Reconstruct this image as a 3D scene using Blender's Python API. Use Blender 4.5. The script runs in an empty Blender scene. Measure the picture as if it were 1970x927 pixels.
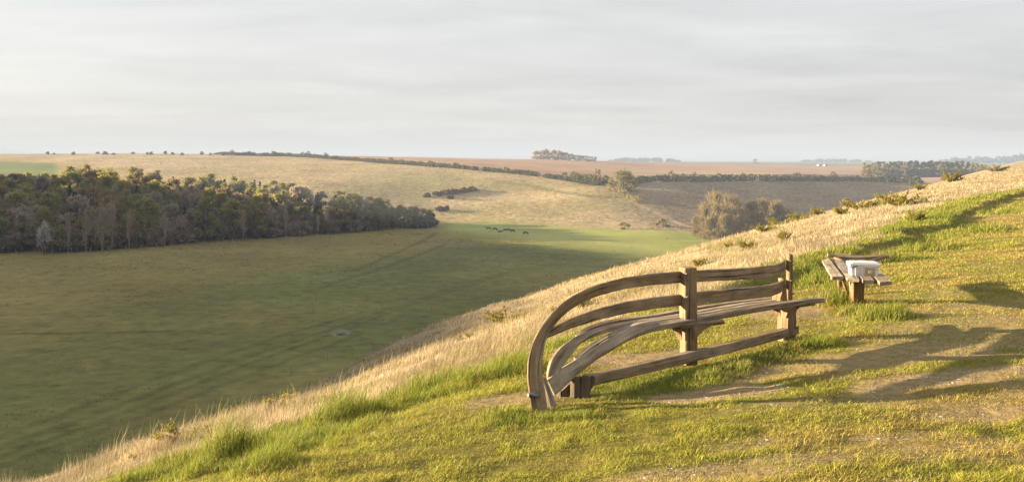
import bpy, math, random
import numpy as np
from mathutils import Vector, Matrix

random.seed(7)
RNG = np.random.default_rng(11)
SC = bpy.context.scene
COL = SC.collection

# ------------------------------------------------------------------ camera geometry (survey of the photograph)
F, U0, V0, EYE = 1706.0, 985.0, 308.0, 1.68


def P(u, v, Y):
    """a surveyed point: bearing u, height v, distance Y in metres"""
    return Vector(((u - U0) / F * Y, Y, EYE - (v - V0) / F * Y))


# ------------------------------------------------------------------ numpy noise
def _hash(ix, iy, seed):
    h = np.sin(ix * 127.1 + iy * 311.7 + seed * 74.7) * 43758.5453
    return h - np.floor(h)


def vnoise(x, y, seed=0):
    x = np.asarray(x, float); y = np.asarray(y, float)
    ix, iy = np.floor(x), np.floor(y)
    fx, fy = x - ix, y - iy
    fx = fx * fx * (3 - 2 * fx); fy = fy * fy * (3 - 2 * fy)
    a = _hash(ix, iy, seed); b = _hash(ix + 1, iy, seed)
    c = _hash(ix, iy + 1, seed); d = _hash(ix + 1, iy + 1, seed)
    return (a * (1 - fx) + b * fx) * (1 - fy) + (c * (1 - fx) + d * fx) * fy


def fbm(x, y, seed=0, octs=4):
    s = 0; a = 1; n = 0
    for k in range(octs):
        s = s + a * vnoise(x * 2 ** k + 17.3 * k, y * 2 ** k - 9.1 * k, seed + k); n += a; a *= .5
    return s / n


def sstep(a, b, x):
    t = np.clip((x - a) / (b - a), 0, 1)
    return t * t * (3 - 2 * t)


# ------------------------------------------------------------------ terrain
# far country: profiles along bearings (distance, height relative to the eye)
def vz(v, Y):
    return -(v - V0) / F * Y


PROF = {
    -985: [(20, -24), (241, -20), (380, -8), (560, 2), (700, 6), (1500, 2), (3000, -5), (9000, -8)],
    0: [(20, -25), (130, -25), (241, -25), (300, -22), (380, -15), (480, vz(340, 480)), (560, vz(312, 560)), (650, vz(295.5, 650)), (800, 4), (1500, 0), (3000, -5), (9000, -8)],
    300: [(20, -25), (120, -25), (263, -25), (330, -20), (400, -13), (480, vz(330, 480)), (560, vz(310, 560)), (660, vz(294.5, 660)), (900, 4), (1500, -2), (3000, -5), (9000, -8)],
    600: [(20, -25), (150, -25), (295, -25), (350, -20), (420, vz(350, 420)), (500, vz(322, 500)), (600, vz(304, 600)), (720, vz(298, 720)), (900, 3), (1500, -2), (3000, -6), (9000, -8)],
    845: [(20, -25), (200, -25), (338, -24.7), (380, vz(395, 380)), (430, vz(350, 430)), (480, vz(322, 480)), (600, vz(308, 600)), (800, vz(303, 800)), (1000, 1), (1500, -3), (3000, -6), (9000, -8)],
    1000: [(20, -25), (323, -25), (370, vz(400, 370)), (420, vz(360, 420)), (450, vz(336, 450)), (600, vz(315, 600)), (900, vz(305.5, 900)), (1100, 0), (1500, -3), (3000, -6), (9000, -8)],
    1150: [(20, -25), (312, -25), (350, vz(405, 350)), (390, vz(368, 390)), (405, vz(357, 405)), (520, vz(330, 520)), (700, vz(318, 700)), (1000, vz(309, 1000)), (1300, -2), (3000, -6), (9000, -8)],
    1300: [(20, -25), (302, -25), (330, vz(430, 330)), (370, vz(388, 370)), (420, vz(350, 420)), (550, vz(335, 550)), (800, vz(322, 800)), (1200, vz(313, 1200)), (1600, -5), (3000, -6.5), (9000, -8)],
    1500: [(20, -26), (290, -26), (340, vz(430, 340)), (400, vz(385, 400)), (460, vz(349, 460)), (600, vz(336, 600)), (900, vz(324, 900)), (1500, vz(315.5, 1500)), (3000, vz(312, 3000)), (9000, -8)],
    1700: [(20, -26), (330, -26), (400, -24), (460, -17), (520, vz(349, 520)), (680, vz(342, 680)), (900, vz(329, 900)), (1500, vz(317.5, 1500)), (3000, -7), (9000, -8)],
    1970: [(20, -26), (380, -26), (450, -20), (520, -14), (700, -13), (1500, -10), (3000, -8), (9000, -9)],
    2600: [(20, -26), (380, -26), (450, -20), (520, -14), (700, -13), (1500, -10), (3000, -8), (9000, -9)],
}
_US = np.array(sorted(PROF), float)
_BG = np.linspace(-1.2, 1.0, 440)
_LG = np.linspace(math.log(20), math.log(9000), 700)


def _far_grid():
    cols = []
    for u in _US:
        pr = np.array(PROF[int(u)])
        cols.append(np.interp(np.exp(_LG), pr[:, 0], pr[:, 1]))
    cols = np.array(cols)
    b = (_US - U0) / F
    g = np.array([np.interp(_BG, b, cols[:, j]) for j in range(len(_LG))]).T

    def blur(a, n, ax):
        k = np.exp(-np.linspace(-2, 2, n) ** 2); k /= k.sum()
        pad = [(0, 0), (0, 0)]; pad[ax] = (n // 2, n // 2)
        ap = np.pad(a, pad, mode='edge'); out = 0
        for i in range(n):
            sl = [slice(None), slice(None)]; sl[ax] = slice(i, i + a.shape[ax]); out = out + k[i] * ap[tuple(sl)]
        return out
    return blur(blur(g, 25, 0), 13, 1)


_G = _far_grid()


def far_height(X, Y):
    r = np.hypot(X, Y); th = np.clip(np.arctan2(X, Y), -.86, .78)
    b = np.tan(th); y = np.clip(r * np.cos(th), 20.01, 8990)
    fi = (b - _BG[0]) / (_BG[1] - _BG[0]); fj = (np.log(y) - _LG[0]) / (_LG[1] - _LG[0])
    i = np.clip(fi.astype(int), 0, len(_BG) - 2); j = np.clip(fj.astype(int), 0, len(_LG) - 2)
    fi = np.clip(fi - i, 0, 1); fj = np.clip(fj - j, 0, 1)
    z = (_G[i, j] * (1 - fi) + _G[i + 1, j] * fi) * (1 - fj) + (_G[i, j + 1] * (1 - fi) + _G[i + 1, j + 1] * fi) * fj
    # the down to the west, outside the picture: it throws the shadow over the valley
    crest = np.interp(Y, [-400, 40, 111, 230, 324, 362, 409, 450, 520, 620], [46, 46, 46.2, 38, 32, 22, -8, -10, -16, -30])
    west = crest - .42 * np.maximum(0, X + 330 + 25 * (vnoise(Y / 60, Y * 0, 3) - .5))
    west = west - .02 * np.maximum(0, -X - 330)
    return z, west


def smax(a, b, k):
    h = np.clip(.5 + .5 * (a - b) / k, 0, 1)
    return b * (1 - h) + a * h + k * h * (1 - h)


def st(X, Y):
    return -.866 * X + .5 * Y, .5 * X + .866 * Y


def hill_height(X, Y):
    s, t = st(X, Y)
    a = .318 - .146 * sstep(5, 42, t)
    z = -.09 * np.maximum(s, -14) * np.where(s > 5, 5 / np.maximum(s, 5), 1)
    d = np.maximum(0, s - 4.0) ** 2 / (np.maximum(0, s - 4.0) + 1.0)
    sl = a * d
    dd = np.maximum(0, s - 5)
    lim = (.5 - a) / .016
    quad = np.where(dd < lim, .008 * dd ** 2, .008 * lim ** 2 + (.5 - a) * (dd - lim))
    z = z - sl - quad
    z = z + .72 * np.exp(-((s - 21) / 5) ** 2 - ((t - 29) / 7) ** 2)
    return z - EYE


def micro(X, Y):
    r = np.hypot(X, Y)
    w = np.clip(1 - r / 220, 0, 1)
    s, t = st(X, Y)
    m = (fbm(X / 1.6, Y / 1.6, 5, 3) - .5) * .10 + (fbm(X / .35, Y / .35, 9, 2) - .5) * .035
    rough = sstep(4, 8, s)
    m2 = (fbm(X / 3.5, Y / 3.5, 21, 3) - .5) * .55 * rough
    return w * (m + m2) + np.clip((r - 150) / 150, 0, 1) * (fbm(X / 22, Y / 22, 31, 3) - .5) * 1.0 * np.clip(1 - r / 2500, 0, 1)


# raised rough verge along the mown path (s centre, half width, height along t)
def verge(X, Y):
    s, t = st(X, Y)
    e = np.interp(t, [2, 10, 14, 19, 26, 40, 46, 60], [5.3, 3.9, 3.2, 2.7, 1.9, 1.0, .3, -3])
    n = (vnoise(t / 1.1, t * 0 + 3, 4) - .5) * .7
    return s - e - n, t


def Hrel(X, Y):
    X = np.asarray(X, float); Y = np.asarray(Y, float)
    far, west = far_height(X, Y)
    far = smax(far, west, 8)
    d, t = verge(X, Y)
    v = .16 * sstep(0, .35, d) * sstep(3.0, .8, d) * sstep(9, 14, t)
    return smax(hill_height(X, Y), far, 2.5) + micro(X, Y) + v


def H(X, Y):
    return Hrel(X, Y) + EYE


def hz(x, y):
    return float(H(np.array([x]), np.array([y]))[0])


def ground_at(u, v, y0=3.0, y1=4000.0):
    """where the line of sight meets the ground"""
    Y = np.exp(np.linspace(math.log(y0), math.log(y1), 6000))
    X = (u - U0) / F * Y
    d = H(X, Y) - (EYE - (v - V0) / F * Y)
    k = int(np.argmax(d > 0)) if (d > 0).any() else len(Y) - 1
    return Vector((X[k], Y[k], float(H(X[k:k + 1], Y[k:k + 1])[0])))


def on_ground(u, Y):
    X = (u - U0) / F * Y
    return Vector((X, Y, hz(X, Y)))


# ------------------------------------------------------------------ node helpers
def new_mat(name):
    m = bpy.data.materials.new(name); m.use_nodes = True
    nt = m.node_tree; nt.nodes.clear()
    out = nt.nodes.new('ShaderNodeOutputMaterial')
    return m, nt, out


def N(nt, typ, **kw):
    n = nt.nodes.new(typ)
    for k, v in kw.items():
        if k.startswith('i_'):
            n.inputs[k[2:].replace('_', ' ')].default_value = v
        else:
            setattr(n, k, v)
    return n


def noise(nt, vec, scale, detail=4, rough=.55, dist=0):
    n = N(nt, 'ShaderNodeTexNoise'); n.inputs['Scale'].default_value = scale
    n.inputs['Detail'].default_value = detail; n.inputs['Roughness'].default_value = rough
    n.inputs['Distortion'].default_value = dist
    if vec is not None: nt.links.new(vec, n.inputs['Vector'])
    return n.outputs['Fac']


def ramp(nt, fac, stops):
    r = N(nt, 'ShaderNodeValToRGB'); e = r.color_ramp.elements
    while len(e) < len(stops): e.new(.5)
    for k, (p, c) in enumerate(stops):
        e[k].position = p
        e[k].color = (c, c, c, 1) if not isinstance(c, tuple) else (*c, 1)
    nt.links.new(fac, r.inputs['Fac'])
    return r.outputs['Color']


def mix(nt, a, b, fac, mode='MIX'):
    m = N(nt, 'ShaderNodeMix', data_type='RGBA', blend_type=mode)
    for s, v in ((m.inputs['Factor'], fac), (m.inputs['A'], a), (m.inputs['B'], b)):
        if hasattr(v, 'links') or isinstance(v, bpy.types.NodeSocket): nt.links.new(v, s)
        elif isinstance(v, tuple): s.default_value = (*v, 1)
        else: s.default_value = v
    return m.outputs['Result']


def math_n(nt, op, a, b=None, c=None):
    m = N(nt, 'ShaderNodeMath', operation=op)
    for i, v in enumerate((a, b, c)):
        if v is None: continue
        if isinstance(v, bpy.types.NodeSocket): nt.links.new(v, m.inputs[i])
        else: m.inputs[i].default_value = v
    return m.outputs[0]


def bsdf(nt, out, color, rough=.8, spec=.2, bump=None, bump_str=.3, bump_dist=.02, transl=0, alpha=None, **kw):
    p = N(nt, 'ShaderNodeBsdfPrincipled')
    p.inputs['Roughness'].default_value = rough
    p.inputs['Specular IOR Level'].default_value = spec
    for k, v in kw.items(): p.inputs[k].default_value = v
    if isinstance(color, bpy.types.NodeSocket): nt.links.new(color, p.inputs['Base Color'])
    else: p.inputs['Base Color'].default_value = (*color, 1)
    if bump is not None:
        b = N(nt, 'ShaderNodeBump'); b.inputs['Strength'].default_value = bump_str; b.inputs['Distance'].default_value = bump_dist
        nt.links.new(bump, b.inputs['Height']); nt.links.new(b.outputs[0], p.inputs['Normal'])
    sh = p.outputs[0]
    if transl:
        t = N(nt, 'ShaderNodeBsdfTranslucent')
        if isinstance(color, bpy.types.NodeSocket): nt.links.new(color, t.inputs['Color'])
        else: t.inputs['Color'].default_value = (*color, 1)
        mx = N(nt, 'ShaderNodeMixShader'); mx.inputs[0].default_value = transl
        nt.links.new(sh, mx.inputs[1]); nt.links.new(t.outputs[0], mx.inputs[2]); sh = mx.outputs[0]
    nt.links.new(sh, out.inputs['Surface'])
    return p


# ------------------------------------------------------------------ materials
def mat_ground():
    m, nt, out = new_mat('ground_cover')
    pos = N(nt, 'ShaderNodeNewGeometry').outputs['Position']
    col = N(nt, 'ShaderNodeAttribute', attribute_name='tint').outputs['Color']
    tus = N(nt, 'ShaderNodeAttribute', attribute_name='tussock').outputs['Fac']
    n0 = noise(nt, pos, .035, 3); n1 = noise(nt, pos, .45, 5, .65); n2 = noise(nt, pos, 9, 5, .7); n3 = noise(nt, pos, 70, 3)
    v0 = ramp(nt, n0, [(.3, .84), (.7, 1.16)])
    v1 = ramp(nt, n1, [(.30, .42), (.44, .85), (.56, 1.05), (.72, 1.4)])  # dark mottle puts the small tussock shadows into the colour
    v2 = ramp(nt, n2, [(.25, .62), (.75, 1.38)])
    c = mix(nt, col, v0, 1.0, 'MULTIPLY')
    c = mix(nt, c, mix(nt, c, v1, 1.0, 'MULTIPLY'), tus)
    c = mix(nt, c, v2, .8, 'MULTIPLY')
    bh = math_n(nt, 'MULTIPLY', n1, tus)
    bh = math_n(nt, 'MULTIPLY_ADD', n3, .02, math_n(nt, 'MULTIPLY_ADD', n2, .10, bh))
    bsdf(nt, out, c, .95, .05, bh, .6, .5)
    return m


def mat_tint(name, rough=.6, transl=.35, spec=.15):
    """blades and leaves: colour of each blade held by the mesh"""
    m, nt, out = new_mat(name)
    col = N(nt, 'ShaderNodeAttribute', attribute_name='tint').outputs['Color']
    bsdf(nt, out, col, rough, spec, transl=transl)
    return m


def mat_leaf(name, c1, c2, c3, transl=.3):
    m, nt, out = new_mat(name)
    oi = N(nt, 'ShaderNodeObjectInfo')
    tc = N(nt, 'ShaderNodeTexCoord').outputs['Object']
    n = noise(nt, tc, .55, 4, .7); n2 = noise(nt, tc, 5, 2)
    c = mix(nt, c1, c2, ramp(nt, n, [(.38, 0.), (.62, 1.)]))
    c = mix(nt, c, c3, math_n(nt, 'MULTIPLY', oi.outputs['Random'], .65))
    c = mix(nt, c, ramp(nt, n2, [(.3, .7), (.7, 1.3)]), .8, 'MULTIPLY')
    bsdf(nt, out, c, .7, .1, transl=transl)
    return m


def mat_plain(name, c1, c2, scale=3, rough=.8, spec=.2, bump=.3, bdist=.02, stretch=(1, 1, 1), **kw):
    m, nt, out = new_mat(name)
    tc = N(nt, 'ShaderNodeTexCoord').outputs['Object']
    mp = N(nt, 'ShaderNodeMapping'); mp.inputs['Scale'].default_value = stretch
    nt.links.new(tc, mp.inputs['Vector'])
    n = noise(nt, mp.outputs[0], scale, 5, .65)
    c = mix(nt, c1, c2, ramp(nt, n, [(.3, 0.), (.7, 1.)]))
    bsdf(nt, out, c, rough, spec, n, bump, bdist, **kw)
    return m


def mat_wood(name, dark, light, grey, greyness):
    m, nt, out = new_mat(name)
    g = N(nt, 'ShaderNodeAttribute', attribute_name='grain').outputs['Vector']
    mp = N(nt, 'ShaderNodeMapping'); mp.inputs['Scale'].default_value = (1.1, 26, 26)
    nt.links.new(g, mp.inputs['Vector'])
    fib = noise(nt, mp.outputs[0], 3.0, 6, .7, .5)
    mp2 = N(nt, 'ShaderNodeMapping'); mp2.inputs['Scale'].default_value = (.9, 9, 9)
    nt.links.new(g, mp2.inputs['Vector'])
    band = noise(nt, mp2.outputs[0], 1.6, 3, .5, .6)
    blot = noise(nt, g, 4.5, 4, .6)
    crk = noise(nt, mp.outputs[0], 1.3, 2, .4, 1.0)
    c = mix(nt, dark, light, ramp(nt, fib, [(.32, 0.), (.66, 1.)]))
    c = mix(nt, c, grey, math_n(nt, 'MULTIPLY', ramp(nt, band, [(.35, 0.), (.65, 1.)]), greyness))
    c = mix(nt, c, ramp(nt, blot, [(.3, .62), (.7, 1.25)]), .9, 'MULTIPLY')
    crack = ramp(nt, crk, [(.31, .35), (.38, 1.)])
    c = mix(nt, c, crack, 1.0, 'MULTIPLY')
    hgt = math_n(nt, 'MULTIPLY', math_n(nt, 'ADD', fib, math_n(nt, 'MULTIPLY', band, .6)), crack)
    bsdf(nt, out, c, .75, .2, hgt, .8, .006)
    return m


M = {}
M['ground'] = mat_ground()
M['blade'] = mat_tint('grass_blade', .6, .4, .12)
M['straw'] = mat_tint('straw_blade', .7, .35, .1)
M['stone'] = mat_tint('chalk_stone', .9, 0, .1)
M['rail'] = mat_wood('weathered_oak_rail', (.075, .045, .021), (.275, .185, .098), (.32, .26, .185), .5)
M['slat'] = mat_wood('grey_oak_slat', (.065, .046, .030), (.27, .20, .13), (.36, .305, .23), .7)
M['post'] = mat_wood('tan_oak_post', (.08, .048, .022), (.27, .17, .08), (.23, .18, .12), .45)
M['shaded_wood'] = mat_wood('shaded_oak', (.035, .026, .018), (.10, .075, .05), (.13, .11, .085), .6)  # oak tinted dark to carry the shade under the slats
M['metal'] = mat_plain('bolt_metal', (.10, .095, .09), (.22, .21, .20), 60, .45, .5, .1, Metallic=.7)
M['bark'] = mat_plain('dark_bark', (.050, .036, .026), (.10, .075, .055), 4, .95, .05, .6, .05, (1, 1, .2))
M['pale_bark'] = mat_plain('pale_bark', (.16, .135, .11), (.34, .30, .25), 3, .9, .05, .5, .03, (1, 1, .3))
M['lf_yellow'] = mat_leaf('budding_leaf', (.235, .22, .045), (.31, .27, .055), (.20, .19, .05), .5)
M['lf_green'] = mat_leaf('green_leaf', (.19, .195, .056), (.27, .255, .068), (.23, .195, .065), .5)
M['lf_olive'] = mat_leaf('olive_leaf', (.19, .17, .068), (.26, .23, .085), (.22, .18, .08), .5)
M['conifer'] = mat_leaf('conifer_needle', (.036, .046, .022), (.055, .062, .026), (.045, .045, .025), .15)
M['tw_brown'] = mat_leaf('brown_twig', (.28, .215, .15), (.37, .285, .195), (.27, .225, .145), .45)
M['tw_warm'] = mat_leaf('warm_brown_twig', (.22, .17, .085), (.28, .215, .11), (.18, .15, .08), .3)
M['warm_bark'] = mat_plain('warm_bark', (.11, .08, .055), (.19, .15, .11), 3, .9, .05, .5, .03, (1, 1, .3))
M['tw_gold'] = mat_leaf('golden_bud_twig', (.20, .135, .06), (.27, .18, .07), (.22, .17, .05), .35)
M['blossom'] = mat_leaf('white_blossom', (.36, .34, .32), (.50, .47, .44), (.40, .36, .33), .25)
M['hawthorn'] = mat_leaf('hawthorn_leaf', (.19, .175, .028), (.26, .21, .036), (.16, .135, .03), .45)
M['bracken'] = mat_leaf('dead_bracken', (.075, .045, .024), (.115, .068, .034), (.07, .05, .03), .15)
M['hedge'] = mat_leaf('hedge_leaf', (.055, .062, .024), (.095, .095, .034), (.075, .065, .03), .25)
M['far_wood'] = mat_leaf('distant_wood', (.035, .042, .030), (.06, .062, .04), (.05, .05, .04), 0)
M['fence'] = mat_plain('fence_post_wood', (.16, .14, .11), (.30, .27, .22), 20, .9, .1, .3)
M['cow_black'] = mat_plain('black_hide', (.010, .009, .008), (.022, .018, .016), 3, .7, .2, .1)
M['cow_brown'] = mat_plain('red_brown_hide', (.12, .045, .018), (.17, .075, .03), 3, .7, .2, .1)
M['box'] = mat_plain('milky_plastic', (.52, .51, .48), (.66, .65, .62), 14, .28, .5, .02)
M['boxlid'] = mat_plain('white_plastic_lid', (.58, .57, .55), (.68, .67, .65), 8, .3, .5, .02)
M['blue'] = mat_plain('grey_blue_plastic', (.05, .085, .16), (.07, .11, .20), 8, .35, .5, .02)
M['note'] = mat_plain('tan_paper', (.30, .22, .13), (.42, .33, .21), 9, .8, .1, .05)
M['note2'] = mat_plain('pale_paper', (.40, .38, .33), (.55, .52, .46), 60, .8, .1, .05)
M['white_wall'] = mat_plain('white_render', (.38, .38, .37), (.45, .44, .43), 2, .9, .1, .05)
M['slate'] = mat_plain('grey_roof', (.09, .09, .095), (.14, .14, .14), 2, .8, .2, .1)


# ------------------------------------------------------------------ mesh helpers
def mesh_np(name, verts, loops, counts, mat, attrs=None, smooth=False):
    me = bpy.data.meshes.new(name)
    nv, nl, nf = len(verts), len(loops), len(counts)
    me.vertices.add(nv); me.loops.add(nl); me.polygons.add(nf)
    me.vertices.foreach_set('co', np.asarray(verts, np.float32).ravel())
    me.loops.foreach_set('vertex_index', np.asarray(loops, np.int32))
    st_ = np.concatenate([[0], np.cumsum(counts)[:-1]]).astype(np.int32)
    me.polygons.foreach_set('loop_start', st_)
    if smooth: me.polygons.foreach_set('use_smooth', np.ones(nf, bool))
    for k, (dom, typ, data) in (attrs or {}).items():
        a = me.attributes.new(k, typ, dom)
        key = {'FLOAT_COLOR': 'color', 'FLOAT_VECTOR': 'vector', 'FLOAT': 'value'}[typ]
        a.data.foreach_set(key, np.asarray(data, np.float32).ravel())
    me.update(calc_edges=True)
    if mat: me.materials.append(mat)
    return me


class MB:
    """collects vertices and faces (with a grain vector per vertex) for ONE mesh"""
    def __init__(s):
        s.v, s.f, s.g = [], [], []

    def add(s, verts, faces, grain=None):
        o = len(s.v); s.v += [tuple(x) for x in verts]
        s.f += [tuple(i + o for i in f) for f in faces]
        s.g += [tuple(x) for x in (grain if grain is not None else verts)]
        return s

    def ribbon(s, A, B, th, n=10, seed=0, bev=.006, down=None):
        """a bent plank between two edge curves; thickness th laid behind/below the face"""
        A = smooth_curve(A, n); B = smooth_curve(B, n)
        L = 0; rings = []; gr = []; pn = None
        for i in range(len(A)):
            c = (A[i] + B[i]) / 2; w = (A[i] - B[i])
            T = (((A[min(i + 1, len(A) - 1)] + B[min(i + 1, len(A) - 1)]) - (A[max(i - 1, 0)] + B[max(i - 1, 0)]))).normalized()
            if i: L += (c - pc).length
            pc = c
            W = w.length; wd = w.normalized(); nn = T.cross(wd).normalized()
            ref = pn if pn is not None else down
            if ref is not None and nn.dot(ref) < 0: nn = -nn
            pn = nn
            h = W / 2; b = min(bev, h * .4, th * .4)
            prof = [(h - b, 0), (h, b), (h, th - b), (h - b, th), (-h + b, th), (-h, th - b), (-h, b), (-h + b, 0)]
            wob = .0012 * math.sin(L * 17 + seed) + .0008 * math.sin(L * 41 + seed * 2)
            rings.append([c + wd * (a + wob) + nn * (d + wob * .5) for a, d in prof])
            gr.append([(L + seed * 3.1, a + seed * .77, d + seed * .31) for a, d in prof])
        vs = [p for r in rings for p in r]; g = [p for r in gr for p in r]; k = 8
        fs = []
        for i in range(len(rings) - 1):
            for j in range(k):
                a, b_ = i * k + j, i * k + (j + 1) % k
                fs.append((a, b_, b_ + k, a + k))
        fs.append(tuple(range(k))[::-1]); fs.append(tuple(range((len(rings) - 1) * k, len(rings) * k)))
        return s.add(vs, fs, g)

    def beam(s, p0, p1, w, d, up=None, seed=0, bev=.008, w1=None, d1=None):
        """squared timber from p0 to p1, w across, d deep"""
        p0, p1 = Vector(p0), Vector(p1); T = (p1 - p0).normalized()
        side = Vector(up) if up is not None else (Vector((0, 0, 1)) if abs(T.z) < .8 else Vector((1, 0, 0)))
        X = (side - T * side.dot(T)).normalized(); Y_ = T.cross(X)
        w1 = w1 or w; d1 = d1 or d; L = (p1 - p0).length; rings = []; gr = []
        for q in (0, bev / L, .33, .66, 1 - bev / L, 1):
            ww = w + (w1 - w) * q; dd = d + (d1 - d) * q
            k = .82 if q in (0, 1) else 1
            hw, hd = ww / 2 * (1 - (1 - k) * .4), dd / 2 * (1 - (1 - k) * .4); b = min(bev, hw * .4)
            pr = [(hw - b, hd), (hw, hd - b), (hw, -hd + b), (hw - b, -hd), (-hw + b, -hd), (-hw, -hd + b), (-hw, hd - b), (-hw + b, hd)]
            c = p0 + (p1 - p0) * q
            rings += [c + X * a + Y_ * e for a, e in pr]; gr += [(q * L + seed * 2.3, a + seed * .7, e + seed * .37) for a, e in pr]
        fs = []
        for i in range(5):
            for j in range(8):
                a, b_ = i * 8 + j, i * 8 + (j + 1) % 8
                fs.append((a, b_, b_ + 8, a + 8))
        fs.append(tuple(range(8))[::-1]); fs.append(tuple(range(40, 48)))
        return s.add(rings, fs, gr)

    def tube(s, pts, radii, k=6, cap=True):
        rings = []; n = len(pts)
        for i in range(n):
            T = (Vector(pts[min(i + 1, n - 1)]) - Vector(pts[max(i - 1, 0)])).normalized()
            X = T.orthogonal().normalized(); Y_ = T.cross(X)
            for j in range(k):
                a = 2 * math.pi * j / k
                rings.append(Vector(pts[i]) + (X * math.cos(a) + Y_ * math.sin(a)) * radii[i])
        fs = [(i * k + j, i * k + (j + 1) % k, (i + 1) * k + (j + 1) % k, (i + 1) * k + j) for i in range(n - 1) for j in range(k)]
        if cap: fs += [tuple(range(k))[::-1], tuple(range((n - 1) * k, n * k))]
        return s.add(rings, fs)

    def prism(s, poly, off, seed=0):
        """outline given its real thickness along off"""
        n = len(poly); off = Vector(off)
        vs = [Vector(p) for p in poly] + [Vector(p) + off for p in poly]
        fs = [tuple(range(n)), tuple(range(n, 2 * n))[::-1]] + [(i, i + n, (i + 1) % n + n, (i + 1) % n) for i in range(n)]
        return s.add(vs, fs, [(v.z + seed, v.x + seed, v.y) for v in vs])

    def build(s, name, mat, parent=None, smooth=False):
        me = bpy.data.meshes.new(name); me.from_pydata(s.v, [], s.f)
        a = me.attributes.new('grain', 'FLOAT_VECTOR', 'POINT')
        a.data.foreach_set('vector', np.asarray(s.g, np.float32).ravel())
        import bmesh
        bm = bmesh.new(); bm.from_mesh(me); bmesh.ops.recalc_face_normals(bm, faces=bm.faces); bm.to_mesh(me); bm.free()
        if smooth: me.polygons.foreach_set('use_smooth', np.ones(len(me.polygons), bool))
        me.materials.append(mat)
        return link(name, me, parent)


def smooth_curve(pts, n):
    pts = [Vector(p) for p in pts]; out = []
    for i in range(len(pts) - 1):
        p0 = pts[i - 1] if i else pts[0] * 2 - pts[1]
        p1, p2 = pts[i], pts[i + 1]
        p3 = pts[i + 2] if i + 2 < len(pts) else p2 * 2 - p1
        for k in range(n):
            t = k / n
            out.append(.5 * ((2 * p1) + (p2 - p0) * t + (2 * p0 - 5 * p1 + 4 * p2 - p3) * t * t + (3 * p1 - p0 - 3 * p2 + p3) * t ** 3))
    out.append(pts[-1])
    for it in range(4):
        q = list(out)
        for i in range(1, len(out) - 1):
            k = min(6, i, len(out) - 1 - i)
            q[i] = sum(out[i - k:i + k + 1], Vector()) / (2 * k + 1)
        out = q
    return out


def link(name, data, parent=None):
    o = bpy.data.objects.new(name, data); COL.objects.link(o)
    if parent is not None:
        o.parent = parent
        o.matrix_parent_inverse = Matrix.Translation(parent.location).inverted() if parent.get('world_parts') else Matrix()
    return o


def tag(o, label=None, cat=None, group=None, kind=None):
    for k, v in (('label', label), ('category', cat), ('group', group), ('kind', kind)):
        if v: o[k] = v
    return o


def thing(name, label, cat, loc=(0, 0, 0), group=None, world_parts=False):
    o = bpy.data.objects.new(name, None); COL.objects.link(o); o.location = loc
    o.empty_display_size = .2
    if world_parts: o['world_parts'] = True
    return tag(o, label, cat, group)


def copy_tree(o, loc, rz=0, scale=(1, 1, 1), label=None, group=None):
    c = o.copy(); COL.objects.link(c)
    c.location = loc; c.rotation_euler = (0, 0, rz); c.scale = scale
    if label: c['label'] = label
    if group: c['group'] = group
    for ch in KIDS[o.name]:
        d = ch.copy(); COL.objects.link(d); d.parent = c
    return c


KIDS = {}

# ------------------------------------------------------------------ field boundaries (bearing -> distance)
FOOT_U = np.array([-985, 0, 300, 600, 760, 845, 960, 1100, 1250, 1390, 1500, 1700, 2600])
FOOT_Y = np.array([250, 300, 310, 325, 335, 345, 335, 322, 312, 304, 320, 400, 400])
HEDGE_PX = [(430, 299), (540, 301), (620, 305), (700, 311), (760, 316), (850, 322.5), (950, 331), (1030, 339), (1100, 349), (1150, 357), (1200, 358)]
HEDGE2_PX = [(1200, 358), (1240, 351.5), (1320, 350), (1400, 349), (1500, 348.5), (1600, 349), (1650, 349.5), (1700, 350), (1760, 352)]
HEDGE_W = [ground_at(u, v, 120) for u, v in HEDGE_PX]
HEDGE2_W = [ground_at(u, v, 120) for u, v in HEDGE2_PX]
_hb = np.array([p.x / p.y for p in HEDGE_W + HEDGE2_W[1:]]); _hy = np.array([p.y for p in HEDGE_W + HEDGE2_W[1:]])
_o = np.argsort(_hb); _hb, _hy = _hb[_o], _hy[_o]


def seg_dist(X, Y, pts):
    d = np.full(X.shape, 1e9)
    for a, b in zip(pts[:-1], pts[1:]):
        ax, ay, bx, by = a[0], a[1], b[0], b[1]
        L2 = (bx - ax) ** 2 + (by - ay) ** 2 + 1e-9
        t = np.clip(((X - ax) * (bx - ax) + (Y - ay) * (by - ay)) / L2, 0, 1)
        d = np.minimum(d, np.hypot(X - ax - t * (bx - ax), Y - ay - t * (by - ay)))
    return d


def line_px(px, y0=20):
    return [ground_at(u, v, y0) for u, v in px]


# worn patches on the hilltop: (u, v, half width along x, half width along y, strength)
WORN = [(1230, 690, .95, .38, 1.0), (1390, 755, .72, .30, 1.0), (1520, 600, .62, .7, .9), (940, 772, .85, .30, .8),
        (1700, 690, 1.7, .5, .75), (1850, 640, 1.5, .7, .55), (1880, 720, 1.3, .5, .85), (1930, 790, .8, .25, .7),
        (1450, 900, .9, .22, .7), (1800, 600, 1.0, .6, .5), (1650, 770, 1.2, .25, .45), (1560, 700, .7, .3, .8), (1750, 870, .6, .2, .5), (1920, 420, 1.2, 2.5, .25)]
WORN_W = [(ground_at(u, v), rx, ry, k) for u, v, rx, ry, k in WORN]


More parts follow.
